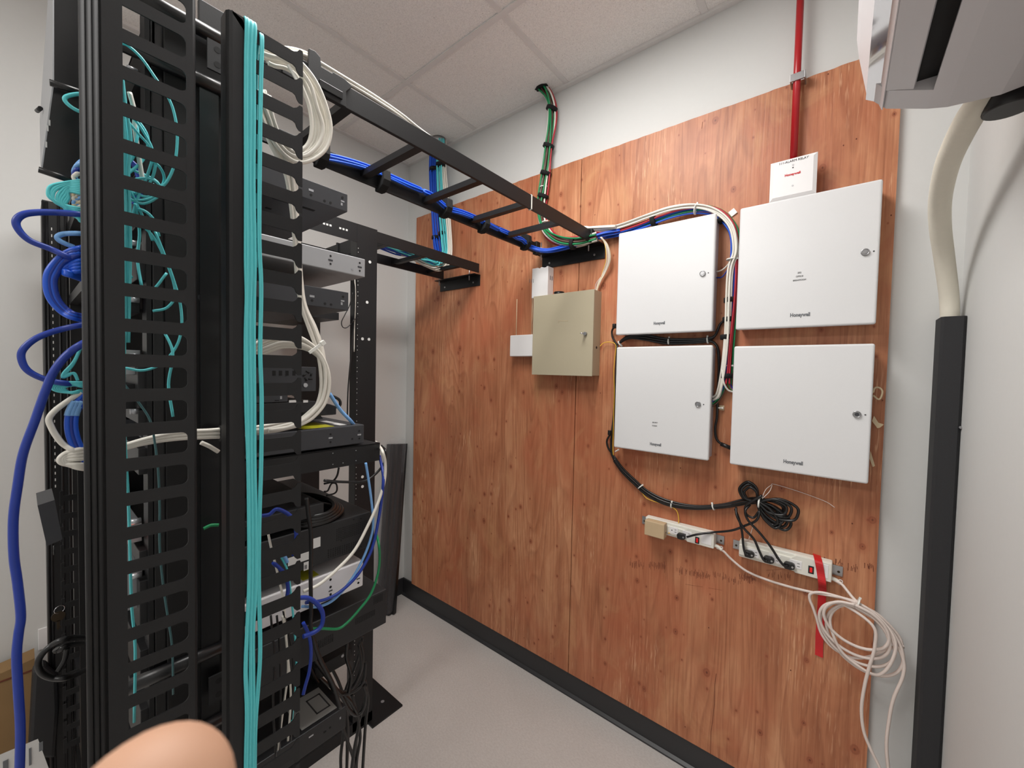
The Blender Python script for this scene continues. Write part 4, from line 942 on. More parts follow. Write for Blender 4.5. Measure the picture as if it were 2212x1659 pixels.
t, ch = unit('network_switch', 'short black switch with pinwheel vents behind the lower white coil', 'network switch', e4.y, e4b.z, e4.z, M_chas)
for px in (592, 606, 620, 635): sdot(ch, px, 806, .006, .010, M_dk)
cx_, cz_ = zed((665, 812)).y, zed((665, 812)).z
for k in range(5):
    a_ = k*2*pi/5+.4; mb = MB(); p_ = Vector((EX+.0004, cx_+.0075*cos(a_), cz_+.0085*sin(a_))); d_ = Vector((0, cos(a_+.9), sin(a_+.9)))
    mb.tube([p_-d_*.004, p_+d_*.004], .0020, 8).build('pinwheel_vent', M_dk, ch)
MB().cyl((EX, zed((659, 832)).y, zed((659, 832)).z), (EX+.003, zed((659, 832)).y, zed((659, 832)).z), .0045, 10).build('screw', M_galv, ch)
e5a, e5b = zed((622, 843)), zed((622, 868))
t, ch = unit('network_switch', 'thin black switch under the pinwheel-vented one', 'network switch', e5a.y, e5b.z, e5a.z, M_chas)
sdot(ch, 598, 865, .008, .0018, M_dk); sdot(ch, 607, 859, .0035, .006, M_galv)
t, ch = unit('network_switch', 'black switch with a strip label, just above the yellow-labelled server', 'network switch', zed((683, 870)).y, e5b.z-.024, e5b.z-.001, M_chasb)
sdot(ch, 632, 867, .014, .005, M_paper); sdot(ch, 660, 867, .010, .005, M_paper)
# small black router on top
t = empty('router', (-1.0, .45, zed((690, 905)).z)); tag(t, 'small black router perched on the yellow-labelled server behind the coil', 'router')
rz = 1.437
MB().prism([(.40, rz+.014), (.478, rz+.014), (.478, rz+.034), (.462, rz+.040), (.40, rz+.052)], 'x', -1.08, -.93).build('housing', M_chasb, t, bevel=.002)
MB().prism([(.42, rz), (.47, rz), (.46, rz+.014), (.44, rz+.014)], 'x', -1.02, -.98).build('stand', M_blkc, t)
MB().tube(smooth([(-.94, .44, rz+.052), (-.94, .462, rz+.060), (-.94, .488, rz+.050), (-.94, .492, rz+.036), (-.94, .480, rz+.030)]), .0035, 8).build('cord_loop', M_blkc, t)
e6, e6b = zed((787, 917)), zed((785, 957))
t, ch = unit('server', 'charcoal server with a yellow label on its lid', 'server', e6.y, e6b.z, e6.z, M_chas, bev=.002)
for p in ((714, 938), (714, 955), (776, 931), (776, 947), (592, 970), (627, 966), (761, 948)): sdot(ch, *p, .0045, 0, rnd_=True)
for p in ((714, 946), (776, 939)): sdot(ch, *p, .009, .0035, M_galv)
B((EX-.11, .385, e6.z-.0002), (EX-.015, .455, e6.z+.0006)).build('yellow_label', M_ylab, ch)
B((EX-.12, .470, e6.z-.0002), (EX-.02, .488, e6.z+.0006)).build('white_label', M_paper, ch)
e7, e7b = zed((820, 956)), zed((819, 994))
t = empty('rack_shelf', (EX-.22, .35, e7b.z)); tag(t, 'black cantilever shelf carrying the yellow-labelled server', 'rack shelf')
mb = MB().box((EX-.44, .135, e7.z-.002), (EX+.002, e7.y, e7.z)); sh = mb.build('tray', M_blk, t)
B((EX-.001, .135, e7b.z), (EX+.002, e7.y, e7.z)).build('side_flange', M_blk, t, bevel=.0008)
B((EX-.44, .135, e7b.z), (EX-.437, e7.y, e7.z)).build('side_flange', M_blk, t)
B((EX-.44, e7.y-.003, e7b.z+.006), (EX, e7.y, e7.z)).build('rear_flange', M_blk, t)
for p in ((719, 979), (769, 973), (719, 1003), (769, 995), (741, 1000)): sdot(sh, *p, .0022, 0, M_galv, X=EX+.002, rnd_=True)
# black servers lower down
t, ch = unit('media_converter', 'small black box with cords piled on the large black server', 'network device', zed((700, 1040)).y, 1.236, 1.262, M_chasb, w=.30)
e8, e8b = zed((801, 1105)), zed((800, 1180))
t, ch = unit('server', 'large black server with white stickers, below the cantilever shelf', 'server', e8.y, e8b.z, e8.z, M_chasb, bev=.002)
B((EX-.0004, zed((675, 1170)).y, zed((683, 1183)).z), (EX+.0005, zed((692, 1165)).y, zed((683, 1162)).z)).build('blank_sticker', M_paper, ch)
sk = B((EX-.0004, zed((622, 1200)).y, 1.146), (EX+.0005, zed((667, 1170)).y, 1.163)).build('address_sticker', M_paper, ch)
sk = B((EX-.0004, zed((656, 1220)).y, 1.124), (EX+.0005, zed((667, 1200)).y, 1.142)).build('barcode_sticker', M_paper, ch)
mb = MB()
for i in range(7):
    yy_ = zed((656, 1220)).y+.0015+i*.0008; mb.box((EX+.0005, yy_, 1.127), (EX+.0007, yy_+.0004, 1.136))
mb.build('barcode', M_printd, ch)
mb = MB()
for i in range(16):
    for j in range(7):
        q0, q1 = zed((727, 1143)), zed((790, 1128)); y_ = q0.y+(q1.y-q0.y)*i/15; z_ = zed((760, 1135)).z-.0042*j
        mb.box((EX+.0001, y_, z_), (EX+.0007, y_+.0022, z_+.0020))
mb.build('vent_grille', M_dk, ch)['kind'] = 'stuff'
mb = MB()
for i in range(14):
    for j in range(5): mb.box((EX+.0001, .435+i*.0055, 1.134+j*.0042-i*.0002), (EX+.0007, .437+i*.0055, 1.136+j*.0042-i*.0002))
mb.build('vent_grille', M_dk, ch)['kind'] = 'stuff'
for p in ((764, 1122), (780, 1120), (797, 1140), (797, 1170), (780, 1181), (795, 1176), (737, 1168), (690, 1182)): sdot(ch, *p, .0035, 0, rnd_=True)
e9, e9b = zed((785, 1210)), zed((785, 1265))
t, ch = unit('server', 'white-sided server under the large black one, a yellow label on its lid', 'server', e9.y, e9b.z, e9.z, mat('white_chassis', (224, 222, 224), .4), bev=.003)
for p in ((714, 1268), (714, 1284), (774, 1259), (714, 1252)): sdot(ch, *p, .0055, 0, rnd_=True)
for p in ((714, 1276), (774, 1250)): sdot(ch, *p, .009, .0025, M_chas)
B((EX-.10, .385, e9.z-.0002), (EX-.01, .42, e9.z+.0006)).build('yellow_label', M_ylab, ch)
B((EX-.14, .440, e9.z-.0002), (EX-.09, .475, e9.z+.0006)).build('white_label', M_paper, ch)
e10, e10b = zed((835, 1285)), zed((835, 1345))
t, ch = unit('server', 'deepest black server, sticking out past the frame post near the floor', 'server', e10.y, e10b.z, e10.z+.015, M_chasb, bev=.002)
mb = MB()
for (yc_, zc_, nx, nz) in ((.43, .945, 9, 5), (.53, .955, 12, 4), (.565, .985, 6, 5)):
    for i in range(nx):
        for j in range(nz): mb.box((EX+.0001, yc_+i*.0045-nx*.0022, zc_+j*.004-nz*.002), (EX+.0007, yc_+.0022+i*.0045-nx*.0022, zc_+.002+j*.004-nz*.002))
    mb.build('vent_grille', M_dk, ch)['kind'] = 'stuff'; mb = MB()
e11, e11b = zed((748, 1525)), zed((748, 1560))
t, ch = unit('battery_backup', 'black battery backup unit with a grey certification label on its lid, lowest in the rack', 'battery backup', e11.y, e11b.z-.012, e11.z, M_chasb, bev=.002)
lb = B((EX-.105, .385, e11.z-.0002), (EX-.012, .465, e11.z+.0006)).build('rating_label', M_label, ch)
mb = MB()
for a_, b_ in (((-.085, .425), (-.081, .458)), ((-.032, .425), (-.028, .458)), ((-.085, .425), (-.028, .428)), ((-.085, .455), (-.028, .458))):
    mb.box((EX+a_[0], a_[1], e11.z+.0006), (EX+b_[0], b_[1], e11.z+.0009))
mb.build('label_border', M_printd, lb)
sdot(ch, 672, 1590, .010, .003, M_galv); sdot(ch, 735, 1551, .003, .005, M_galv); sdot(ch, 713, 1572, .005, 0, rnd_=True); sdot(ch, 702, 1581, .006, .003)
# lower shelf bar behind

# power bar behind the equipment, near the frame post
t = empty('rack_power_bar', (-1.2, .62, .86)); tag(t, 'black horizontal power bar behind the rack, draped with cords', 'power bar')
a, b = PX(697, 1447, -1.0), PX(755, 1425, -1.0)
B((-1.42, a.y-.02, a.z-.02), (-1.0, b.y+.005, a.z+.015)).build('bar', M_blk, t, bevel=.002)
MB().cyl((-.9998, b.y-.02, a.z+.008), (-.999, b.y-.02, a.z+.008), .004, 10).build('screw', M_galv, t)

# ---------------------------------------------------------------- four-post frame behind
FX = -1.55
zt2 = 2.152
t = empty('four_post_frame', (-1.82, .53, 0)); tag(t, 'black four-post frame behind the near rack, its rear post full of small square holes', 'equipment rack')
y1a, y1b = .878, .970
def post(x0, x1, ya_, yb_, holes=True):
    p = MB().box((x1-.003, ya_, .01), (x1, yb_, zt2)).build('post', M_blk, t)
    B((x0, ya_, .01), (x1-.003, ya_+.003, zt2)).build('perforated_flange', M_blk2, p)
    return p
P1 = post(-1.60, FX, y1a, y1b); post(-2.11, -2.06, y1a, y1b); post(-1.60, FX, .112, .150); post(-2.11, -2.06, .112, .150)
for px, py in ((799, 566), (793, 653), (783, 732), (797, 733), (783, 1051), (783, 1030)):
    q = PX(px, py, FX); MB().cyl((FX-.0025, q.y, q.z), (FX+.0006, q.y, q.z), .0062, 16).build('round_hole', M_wall, P1)
mb = MB()
i = 0
for k in range(44):
    z = zt2-.10-k*.04445
    if z < .1: break
    mb.box((FX-.0001, y1a+.004, z), (FX+.0004, y1a+.0064, z+.003))
    mb.box((FX-.0001, y1a+.004, z-.016), (FX+.0004, y1a+.0064, z-.013))
mb.build('square_holes', M_wall, P1)
tb = MB().box((FX-.003, .1505, zt2-.075), (FX-.0004, y1a-.0005, zt2)); tb.box((-2.11, .112, zt2-.075), (-2.107, y1b, zt2)); tb.box((-2.107, y1b-.003, zt2-.06), (FX-.003, y1b, zt2)); tb.box((-2.107, .112, zt2-.06), (FX-.003, .115, zt2))
tb = tb.build('top_beam', M_blk, t)
mb = MB()
for px, py in ((700, 483), (707, 485), (714, 487), (735, 493), (742, 495), (749, 497)):
    q = PX(px, py, FX); mb.box((FX-.0004, q.y-.004, q.z-.0035), (FX+.0004, q.y+.004, q.z+.0035))
mb.build('lit_holes', M_wall, tb)
B((-1.80, .95, .0005), (-1.515, 1.105, .008)).build('foot_plate', M_blk, t)
MB().cyl((-1.60, 1.055, .0079), (-1.60, 1.055, .009), .008, 14).build('foot_bolt', M_galv, t)
B((-1.60, .112, 0), (-1.55, .97, .05)).build('base_rail', M_blk, t)
B((-2.11, .112, 0), (-2.06, .97, .05)).build('base_rail', M_blk, t)
# equipment in the four-post frame
def unit2(name, label, cat, y0, y1, z0, z1, m, x1=-1.62, w=.44):
    t = empty(name, (x1-w/2, (y0+y1)/2, z0)); tag(t, label, cat)
    B((x1-w, y0, z0), (x1, y1, z1)).build('chassis', m, t, bevel=.001)
    B((x1-w-.02, y0-.02, z0), (x1+.02, y0-.0005, z1)).build('front_bezel', M_chasb, t)
    return t
unit2('rack_shelf', 'black deep shelf high in the four-post frame, behind the grey server', 'rack shelf', .13, .86, 2.00, 2.04, M_blk)
unit2('rack_shelf', 'black perforated shelf in the four-post frame below the grey server', 'rack shelf', .13, .84, 1.76, 1.79, M_blk)
unit2('battery_backup', 'black battery unit low in the four-post frame', 'battery backup', .13, .60, .30, .52, M_chasb)
# far-side front manager, seen at the left
t = empty('cable_manager', (-2.15, .08, 0)); tag(t, 'black perforated cable manager farthest from the camera, beside the left wall', 'cable manager')
MB().box((-2.06, .052, .03), (-2.056, .110, 2.095)).build('side_plate', M_blk2, t)
mb = MB()
for z_ in [2.0-i*.0222 for i in range(40)]: mb.box((-2.0562, .071, z_), (-2.0554, .0735, z_+.009))
mb.build('lit_slots', M_wall, t)
for y in (.054, .062, .088, .104): MB().tube([(-2.053, y, .03), (-2.053, y, 2.09)], .0035, 8).build('rib', M_blk, t)
B((-2.20, .052, .03), (-2.06, .056, 2.095)).build('door_leaf', M_blk, t)
t = empty('cable_manager', (-1.50, .09, 0)); tag(t, 'black cable manager with small T-ended fingers between the two racks', 'cable manager')
MB().box((-1.462, .088, .03), (-1.458, .118, 1.50)).build('side_plate', M_blk2, t)
for i in range(24):
    z_ = .60+i*.04445
    if z_ > 1.25: break
    MB().prism([(.086, z_), (.064, z_), (.064, z_-.010), (.058, z_-.010), (.058, z_+.026), (.064, z_+.026), (.064, z_+.014), (.086, z_+.014)], 'x', -1.460, -1.457).build('finger', M_blk, t)

# tilted display drawer on the upper front of the near rack
X0, X1 = -.90, -1.33
def E3(px, py, X): return PX(px, py, X)
t = empty('hinged_wiring_cover', (-1.1, .09, 1.9)); tag(t, 'black box with a pale grey tilted front, top of the rack against the left wall', 'wiring cover')
near = [E3(117, -60, X0), E3(117, 180, X0), E3(91, 372, X0), E3(148, 390, X0), E3(240, 375, X0), E3(240, -60, X0)]
far = [Vector((X1, p.y+.0, p.z)) for p in near]
far[1] = E3(88, 262, X1); far[2] = E3(90, 368, X1); far[0] = E3(108, -40, X1)
far[3] = Vector((X1, near[3].y, far[2].z)); far[4] = Vector((X1, near[4].y, far[2].z))
mb = MB(); mb.add(near+far, [(0, 1, 2, 3, 4, 5), (11, 10, 9, 8, 7, 6), (2, 8, 9, 3), (3, 9, 10, 4), (4, 10, 11, 5), (5, 11, 6, 0)]); mb.build('side_box', M_blk2, t)
off = Vector((0, -.0015, 0))
mb = MB().add([near[0]+off, near[1]+off, near[2]+off, far[0]+off, far[1]+off, far[2]+off, near[0], near[1], near[2], far[0], far[1], far[2]], [(0, 3, 4, 1), (1, 4, 5, 2), (6, 7, 10, 9), (7, 8, 11, 10), (0, 1, 7, 6), (1, 2, 8, 7), (3, 9, 10, 4), (4, 10, 11, 5), (2, 5, 11, 8), (0, 6, 9, 3)])
mb.build('front_cover', M_grey, t)
a, b = E3(107, 178, X0+.01), E3(190, 205, X0+.01); MB().tube([a, b], .0045, 10).build('handle_rail', M_blkc, t)
a, b = E3(83, 366, X0+.006), E3(160, 392, X0+.006); MB().tube([a, b], .0042, 10).build('bottom_lip', M_blkc, t)
a = E3(80, 240, -1.2); MB().cyl(a, a+Vector((.02, .004, 0)), .0035, 8).build('latch_pin', M_blkc, t)
mb = MB()
for px, py in ((107, 265), (103, 277), (100, 312)):
    q = E3(px, py, X0+.001); mb.box((X0, q.y-.0008, q.z-.004), (X0+.001, q.y+.0008, q.z+.004))
mb.build('lit_gaps', M_wall, t)
# small grey drawer sticking out lower down
t = empty('equipment_drawer', (-1.0, .045, 1.25)); tag(t, 'small dark grey box tilted out of the left front of the rack', 'drawer')
c = [PX(81, 1092, -1.25), PX(118, 1080, -1.25), PX(135, 1165, -1.25), PX(101, 1180, -1.25)]
mb = MB().add([*c, *[p+Vector((-.12, 0, 0)) for p in c]], [(0, 3, 2, 1), (4, 5, 6, 7), (0, 1, 5, 4), (1, 2, 6, 5), (2, 3, 7, 6), (3, 0, 4, 7)]); mb.build('housing', M_chas, t)
a = PX(117, 1178, -1.25); MB().cyl(a, a-Vector((0, 0, .02)), .0018, 8).build('pin', M_blkc, t)

# front equipment of the near rack glimpsed through the slots
for i, (z0_, z1_, m_, l) in enumerate(((1.80, 1.84, M_galv, 'bare metal patch panel behind the top slots of the near cable manager'), (1.645, 1.69, M_chasb, 'black patch panel behind the fourth group of slots'),
                                     (1.545, 1.585, M_galv, 'bare metal patch panel with a green light, at camera height'), (1.49, 1.53, M_chasb, 'black patch panel under the one with the green light'), (1.27, 1.30, M_galv, 'bare metal patch panel near the orange light'), (1.16, 1.22, M_galv, 'bare metal patch panel low behind the slots'))):
    t = empty('patch_panel', (-1.12, .10, z0_)); tag(t, l, 'patch panel')  # a patch panel, modelled only as its front face
    B((-1.37, .096, z0_), (-.885, .125, z1_)).build('face', m_, t, bevel=.001)
    if i == 2: MB().cyl((-.884, .112, 1.572), (-.882, .112, 1.572), .0015, 8).build('status_light', M_gled, t)
    if i == 4: MB().cyl((-.884, .105, 1.285), (-.876, .105, 1.285), .0035, 8).build('status_light', M_glow, t)
# cage screws along the rack rail
for z in [2.02-i*.0889 for i in range(14)]:
    tag(MB().cyl((-.872, .122, z), (-.872, .110, z), .0045, 10).build('rack_screw', M_galv), 'silver rack screw in the mounting rail behind the slotted cover', 'screw', 'rack screws behind the slotted cover')

# ---------------------------------------------------------------- aqua fibre cables
ag = 'aqua cables draped over the finger row'
tz = zs_[0]
for i in range(6):
    rnd = random.Random(60+i); bx = 530.0+i*4.0; X = MX+.0030+.0012*(i % 2)
    P = [(-.722, PX(bx+1, 300, MX).y, 1.70), (-.722, PX(bx+1, 150, MX).y, 1.98), (-.716, PX(bx, 62, MX).y, tz-.004+.0035), (MX-.004, PX(bx, 58, MX).y, tz+.0075+.001*i*0), (X, PX(bx, 66, MX).y, tz-.002)]
    wob = [(130, 0), (260, rnd.uniform(-1, 1)), (400, rnd.uniform(-2, 1.5)), (560, rnd.uniform(-1, 2)), (640, rnd.uniform(-1, 2)), (730, rnd.uniform(-2, 1)), (860, rnd.uniform(-1, 2)), (1000, 3+rnd.uniform(-1, 1)), (1130, 5+rnd.uniform(-1, 1)), (1260, 5+rnd.uniform(-1, 1)), (1360, 1+rnd.uniform(-1.5, 1.5)), (1450, -2+rnd.uniform(-1, 4)), (1540, 1+rnd.uniform(-1, 1)), (1659, -1+rnd.uniform(-1, 1)), (1900, -3)]
    for y, dx in wob:
        sc = 1.0 if y < 900 else .88
        P.append(tuple(PX(538+(bx-538)*sc+dx, y, X)))
    cable('fiber_cable', P, .0019, M_aqua, 'aqua cable in the thick strand hanging over the finger row', 'fiber cable', ag, per=5)
for i in range(2):
    X = MX+.0035; bx = 566-i*4
    P = [(-.722, PX(bx, 300, MX).y, 1.70), (-.722, PX(bx, 150, MX).y, 1.98), (-.716, PX(bx, 72, MX).y, tz-.012), (MX-.004, PX(bx, 72, MX).y, tz-.0045), (X, PX(bx, 82, MX).y, tz-.014)]
    for y, dx in ((200, -1), (350, -3), (520, -4), (620, 0), (760, -2), (860, 1), (1000, 0), (1130, -4), (1260, -5), (1400, -2), (1480, -6), (1560, -12), (1659, -14), (1900, -14)): P.append(tuple(PX(bx+dx, y, X)))
    cable('fiber_cable', P, .0018, M_aqua, 'aqua cable in the thin pair hanging beside the thick strand', 'fiber cable', 'thin pair of aqua cables', per=5)
# aqua strand inside the front manager
for i in range(9):
    rnd = random.Random(80+i); px0 = 250+i*3.2; X = -.76-.006*(i % 4)
    P = [(250+i*.5, 92), (253+i*1.2, 150), (256+i*2.0, 230), (258+i*3.1, 300), (258+i*2.5, 370), (256+i*3+rnd.uniform(-5, 8), 450), (258+i*3, 540), (262+i*2.2, 640), (266+i*1.5, 740)]
    if i == 2: P += [(268, 900), (278, 1100), (284, 1300), (292, 1400), (290, 1560)]
    cable('fiber_cable', [PX(a, b, X) for a, b in P], .0017, M_aqua, 'aqua cable in the strand hanging behind the front slots', 'fiber cable', 'aqua cables behind the front slots', per=5)
extra = [([(252, 92), (275, 98), (305, 125), (330, 160), (360, 205), (375, 240), (383, 290), (378, 350), (362, 390), (340, 412)], 'single aqua cable arching away from the strand behind the slots'),
         ([(275, 260), (300, 290), (325, 320), (335, 360), (320, 400), (290, 420)], 'aqua cable slanting down behind the slots above the tangle'),
         ([(255, 420), (285, 432), (320, 430), (352, 415)], 'aqua cable bowing level through the tangle'),
         ([(255, 400), (275, 425), (310, 440), (345, 420), (340, 395), (310, 385), (270, 395), (256, 415)], 'aqua cable curled in a flat loop behind the slots'),
         ([(300, 480), (330, 510), (350, 545), (372, 600), (378, 640), (360, 665), (330, 672)], 'aqua cable swinging down behind the sixth and seventh slots'),
         ([(335, 500), (355, 550), (375, 605), (390, 660), (392, 710), (380, 750), (350, 785), (310, 800), (270, 795)], 'aqua cable in a wide bow at camera height behind the slots'),
         ([(285, 250), (310, 285), (330, 330), (318, 380), (300, 420), (285, 470)], 'aqua cable crossing the strand behind the slots'),
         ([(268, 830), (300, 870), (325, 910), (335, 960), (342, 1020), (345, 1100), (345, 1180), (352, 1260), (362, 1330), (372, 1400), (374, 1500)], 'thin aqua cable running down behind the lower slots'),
         ([(256, 380), (280, 410), (300, 450), (318, 490), (330, 520)], 'aqua cable leaving the tangle towards the patch panels')]
tg = random.Random(77)
tang = [((256, 300), (292, 330), (270, 372), (300, 410), (335, 398)), ((262, 360), (300, 372), (340, 392), (352, 420)), ((254, 440), (276, 470), (300, 452), (330, 470), (345, 510)), ((268, 250), (300, 262), (318, 300), (308, 345), (272, 380)),
        ((256, 480), (270, 520), (262, 560), (284, 600)), ((290, 440), (300, 500), (296, 560), (306, 620)), ((262, 620), (300, 640), (330, 625), (360, 590)), ((258, 210), (280, 240), (296, 282), (290, 330)), ((300, 330), (345, 360), (352, 395), (318, 425), (262, 405)), ((345, 700), (372, 760), (366, 830), (372, 900))]
for P in tang: cable('fiber_cable', [PX(a+tg.uniform(-2, 2), b, -.765-.02*tg.random()) for a, b in P], .0018, M_aqua, 'aqua cable in the loose tangle behind the front slots', 'fiber cable', 'tangled aqua cables behind the slots')
for P, l in extra: cable('fiber_cable', [PX(a, b, -.77) for a, b in P], .0014 if 'lower slots' in l else .0018, M_aqua_shade if 'lower slots' in l else M_aqua, l.replace('aqua', 'shade-tinted aqua') if 'lower slots' in l else l, 'fiber cable')
cable('network_cable', [PX(a, b, -.78) for a, b in ((280, 200), (290, 240), (292, 280), (300, 340), (310, 400))], .0028, M_whc, 'white cable among the aqua strand behind the slots')
for i in range(3):
    cable('network_cable', [PX(a, b, -.82) for a, b in ((262, 330+10*i), (285, 350), (300+6*i, 390), (290, 430+6*i))], .0032, M_navy, 'dark blue cable curled behind the aqua tangle', 'cable', 'dark blue cables behind the aqua tangle')

# cables poking out of the front of the rack, left edge
FXc = -.86
def fr(P, r, m, l, g=None, X=FXc, cat='cable', name='network_cable'): return cable(name, [PX(a, b, X+(c[0] if c else 0)) for a, b, *c in P], r, m, l, cat, g, per=8)
fr([(230, 480, -.1), (190, 466), (120, 459), (60, 461), (36, 475), (40, 496), (65, 520), (110, 538), (160, 560), (230, 582, -.1)], .0042, M_navy, 'dark blue cable making the topmost wide loop out of the rack front')
fr([(230, 700, -.1), (190, 700), (130, 712), (80, 730), (50, 755), (47, 778), (62, 802), (100, 820), (150, 829), (215, 832, -.05)], .0042, M_navy, 'dark blue cable making the loop just below camera height')
for i, (ox, w_) in enumerate(((0, 0), (6, 10), (12, 20), (16, 32))):
    fr([(230, 528+i*8, -.1), (180, 534+i*5), (140, 548+i*6), (108+ox, 580+i*3), (100+ox, 610), (108+ox, 645), (135+ox*.6, 675-i*2), (170, 690-i*3), (225, 700-i*4, -.1)], .0038, M_navy if i % 2 else M_blue, 'blue cable in the thick C-shaped bunch out of the rack front', 'blue bunch curving out of the rack front')
for i in range(4):
    fr([(225, 555+i*9, -.1), (180, 560+i*8), (150, 572+i*6), (138, 582+i*3), (160, 592+i*2), (225, 606+i*5, -.1)], .0034, M_blue, 'bright blue patch cable in the short stack inside the C-shaped bunch', 'short bright blue patch cables')
fr([(225, 512, -.1), (180, 505), (140, 505), (124, 512), (132, 522), (160, 534)], .0034, M_lblue, 'pale blue cable in a small loop above the C-shaped bunch')
fr([(225, 725, -.1), (190, 737), (150, 762), (118, 800), (98, 845), (75, 910), (50, 980), (38, 1050), (29, 1120), (30, 1200), (38, 1260), (45, 1330), (40, 1370), (36, 1420), (40, 1500), (44, 1580), (42, 1700), (42, 1900)], .0046, M_navy, 'dark blue cable hanging free down the left side of the picture', X=-.82)
for i in range(8):
    rnd = random.Random(100+i); ex = 106+i*5+rnd.uniform(-3, 3); ey = 415+i*4
    fr([(225, 385+i*7, -.08), (190, 388+i*5), (150, 393+i*3), (ex+8, ey-14), (ex, ey), (ex+6, ey+14), (140+i*4, ey+28), (180, 452+i*4), (225, 462+i*3, -.08)], .0021, M_aqua, 'aqua cable in the round bunch bulging from the rack front', 'aqua bunch out of the rack front', name='fiber_cable', cat='fiber cable')
fr([(200, 205), (170, 203), (145, 208), (140, 216), (150, 228), (170, 240), (200, 250)], .0026, M_aqua, 'aqua cable in a small loop under the grey-fronted box', name='fiber_cable', cat='fiber cable')
for i in range(6):
    fr([(225, 395+i*10, -.05), (190, 405+i*9), (168, 412+i*9), (160, 424+i*8), (190, 436+i*6)], .0024, (M_beige, M_whc, M_lblue, M_beige, M_whc, M_yel)[i], ('beige connector lead under the round aqua bunch', 'white connector lead near the top of the aqua bunch', 'pale blue lead inside the aqua bunch', 'beige connector lead lower in the aqua bunch', 'white connector lead low in the aqua bunch', 'yellow connector lead at the bottom of the aqua bunch')[i], name='patch_lead')
for i in range(3):
    fr([(190, 340+i*10, -.1), (172, 352+i*10), (160, 370+i*6), (165, 392)], .003, (M_lblue, M_navy, M_whc)[i], ('pale blue lead above the round aqua bunch', 'dark blue lead above the round aqua bunch', 'white lead above the round aqua bunch')[i], name='patch_lead')
for i in range(6):
    rnd = random.Random(120+i)
    fr([(222, 826+i*3, -.05), (180, 826+i*2), (130+i*6, 827+i), (113+i*5, 838), (130+i*5, 846+i*.6), (175, 848-i), (222, 846, -.05)], .0018, M_aqua, 'aqua cable in the flattened loops under the blue loop', 'flattened aqua loops', name='fiber_cable', cat='fiber cable')
for i in range(3):
    fr([(192, 712, -.02), (180, 738), (160, 780+i*2), (138, 805+i*3), (136, 815), (146, 812-i*2), (160, 806+i), (168, 822)], .0018, M_aqua, 'aqua cable slanting down beside the lower blue loop', 'slanting aqua cables', name='fiber_cable', cat='fiber cable')
fr([(176, 848), (150, 864), (120, 886), (106, 905), (112, 925), (124, 945), (140, 962), (170, 978), (215, 990, -.05)], .0036, M_whc, 'white cable kinked outwards below the aqua loops')
for i in range(3):
    fr([(182+i*8, 850), (168+i*8, 866), (150+i*8, 890), (146+i*8, 920), (152+i*8, 950), (168+i*7, 980), (200, 1012)], .0036, M_blue if i != 1 else M_navy, 'blue cable with a pale sleeve, bowed beside the white one', 'three sleeved blue cables')
    cable('cable_sleeve', [PX(a, b, FXc) for a, b in ((160+i*8, 866), (150+i*8, 888), (147+i*8, 898))], .0042, M_lblue, 'pale sleeve on a blue cable below the aqua loops', 'cable sleeve', 'pale cable sleeves')
for i in range(4):
    fr([(225, 968+i*9, -.05), (180, 970+i*7), (145, 978+i*5), (129+i*6, 992), (140+i*5, 1002+i), (180, 1003+i*3), (225, 1000+i*5, -.05)], .0036, M_whc, 'white cable in the short looped stack out of the rack front', 'short white looped cables')
for i in range(3):
    cable('network_cable', [PX(a, b, -.80) for a, b in ((270, 962+i*3), (310, 950+i*4), (360, 938+i*6), (405, 932+i*7), (450, 930+i*7), (500, 926+i*8), (545, 924+i*6), (600, 915+i*4), (650, 905+i*3))], .0034, M_whc, 'white cable crossing level from the front slots to the finger row', 'cable', 'white cables crossing the spine')
cable('network_cable', [PX(a, b, -.81) for a, b in ((434, 956), (452, 964), (472, 976))], .0034, M_whc, 'short white cable end slanting down in front of the spine')
tag(MB().tube([PX(474, 937, -.80), PX(486, 936, -.80)], .0135, 14).build('hook_and_loop_strap', M_velcro), 'black strap round the white cables crossing the spine', 'cable strap')

# black cord loop, key and outlet by the left wall
fr([(200, 1378, -.1), (150, 1378), (110, 1395), (84, 1425), (88, 1452), (115, 1465), (150, 1462), (200, 1440, -.1)], .0045, M_blkc, 'thick black cord looping out low on the rack front', X=-1.0, name='power_cable', cat='cord')
fr([(180, 1390, -.1), (145, 1395), (125, 1405), (120, 1402)], .0045, M_blkc, 'thick black cord end inside the low black loop', X=-1.0, name='power_cable', cat='cord')
fr([(145, 1400), (140, 1425), (125, 1450)], .0035, M_blkc, 'short black cord crossing inside the low loop', X=-1.0, name='power_cable', cat='cord')
t = empty('wall_outlet', (XL, .07, .47)); tag(t, 'white wall outlet low on the left wall, beside the rack', 'outlet')
op = B((XL, .032, .470), (XL+.006, .145, .552)).build('cover_plate', M_wplas, t, bevel=.002)
rc = MB().cyl((XL+.0055, .083, .511), (XL+.0075, .083, .511), .0175, 24).build('receptacle', M_wplas, t)
mb = MB(); mb.box((XL+.0075, .072, .516), (XL+.0078, .084, .519)).box((XL+.0075, .072, .503), (XL+.0078, .084, .506)).box((XL+.0075, .090, .508), (XL+.0078, .095, .514)); mb.build('slots', M_dk, rc)
t = empty('hanging_key', (-1.46, .05, 1.0)); tag(t, 'small dark key hanging from a manager finger above the wall outlet', 'key')
q = PX(126, 1331, -1.4545)
mb = MB().cyl((q.x, q.y, q.z), (q.x+.002, q.y, q.z), .012, 20)
mb.build('key_head', M_key, t)
MB().prism([(q.y-.003, q.z-.010), (q.y-.003, q.z-.030), (q.y, q.z-.034), (q.y+.0015, q.z-.030), (q.y+.004, q.z-.026), (q.y+.002, q.z-.022), (q.y+.003, q.z-.010)], 'x', q.x, q.x+.002).build('key_blade', M_key, t)
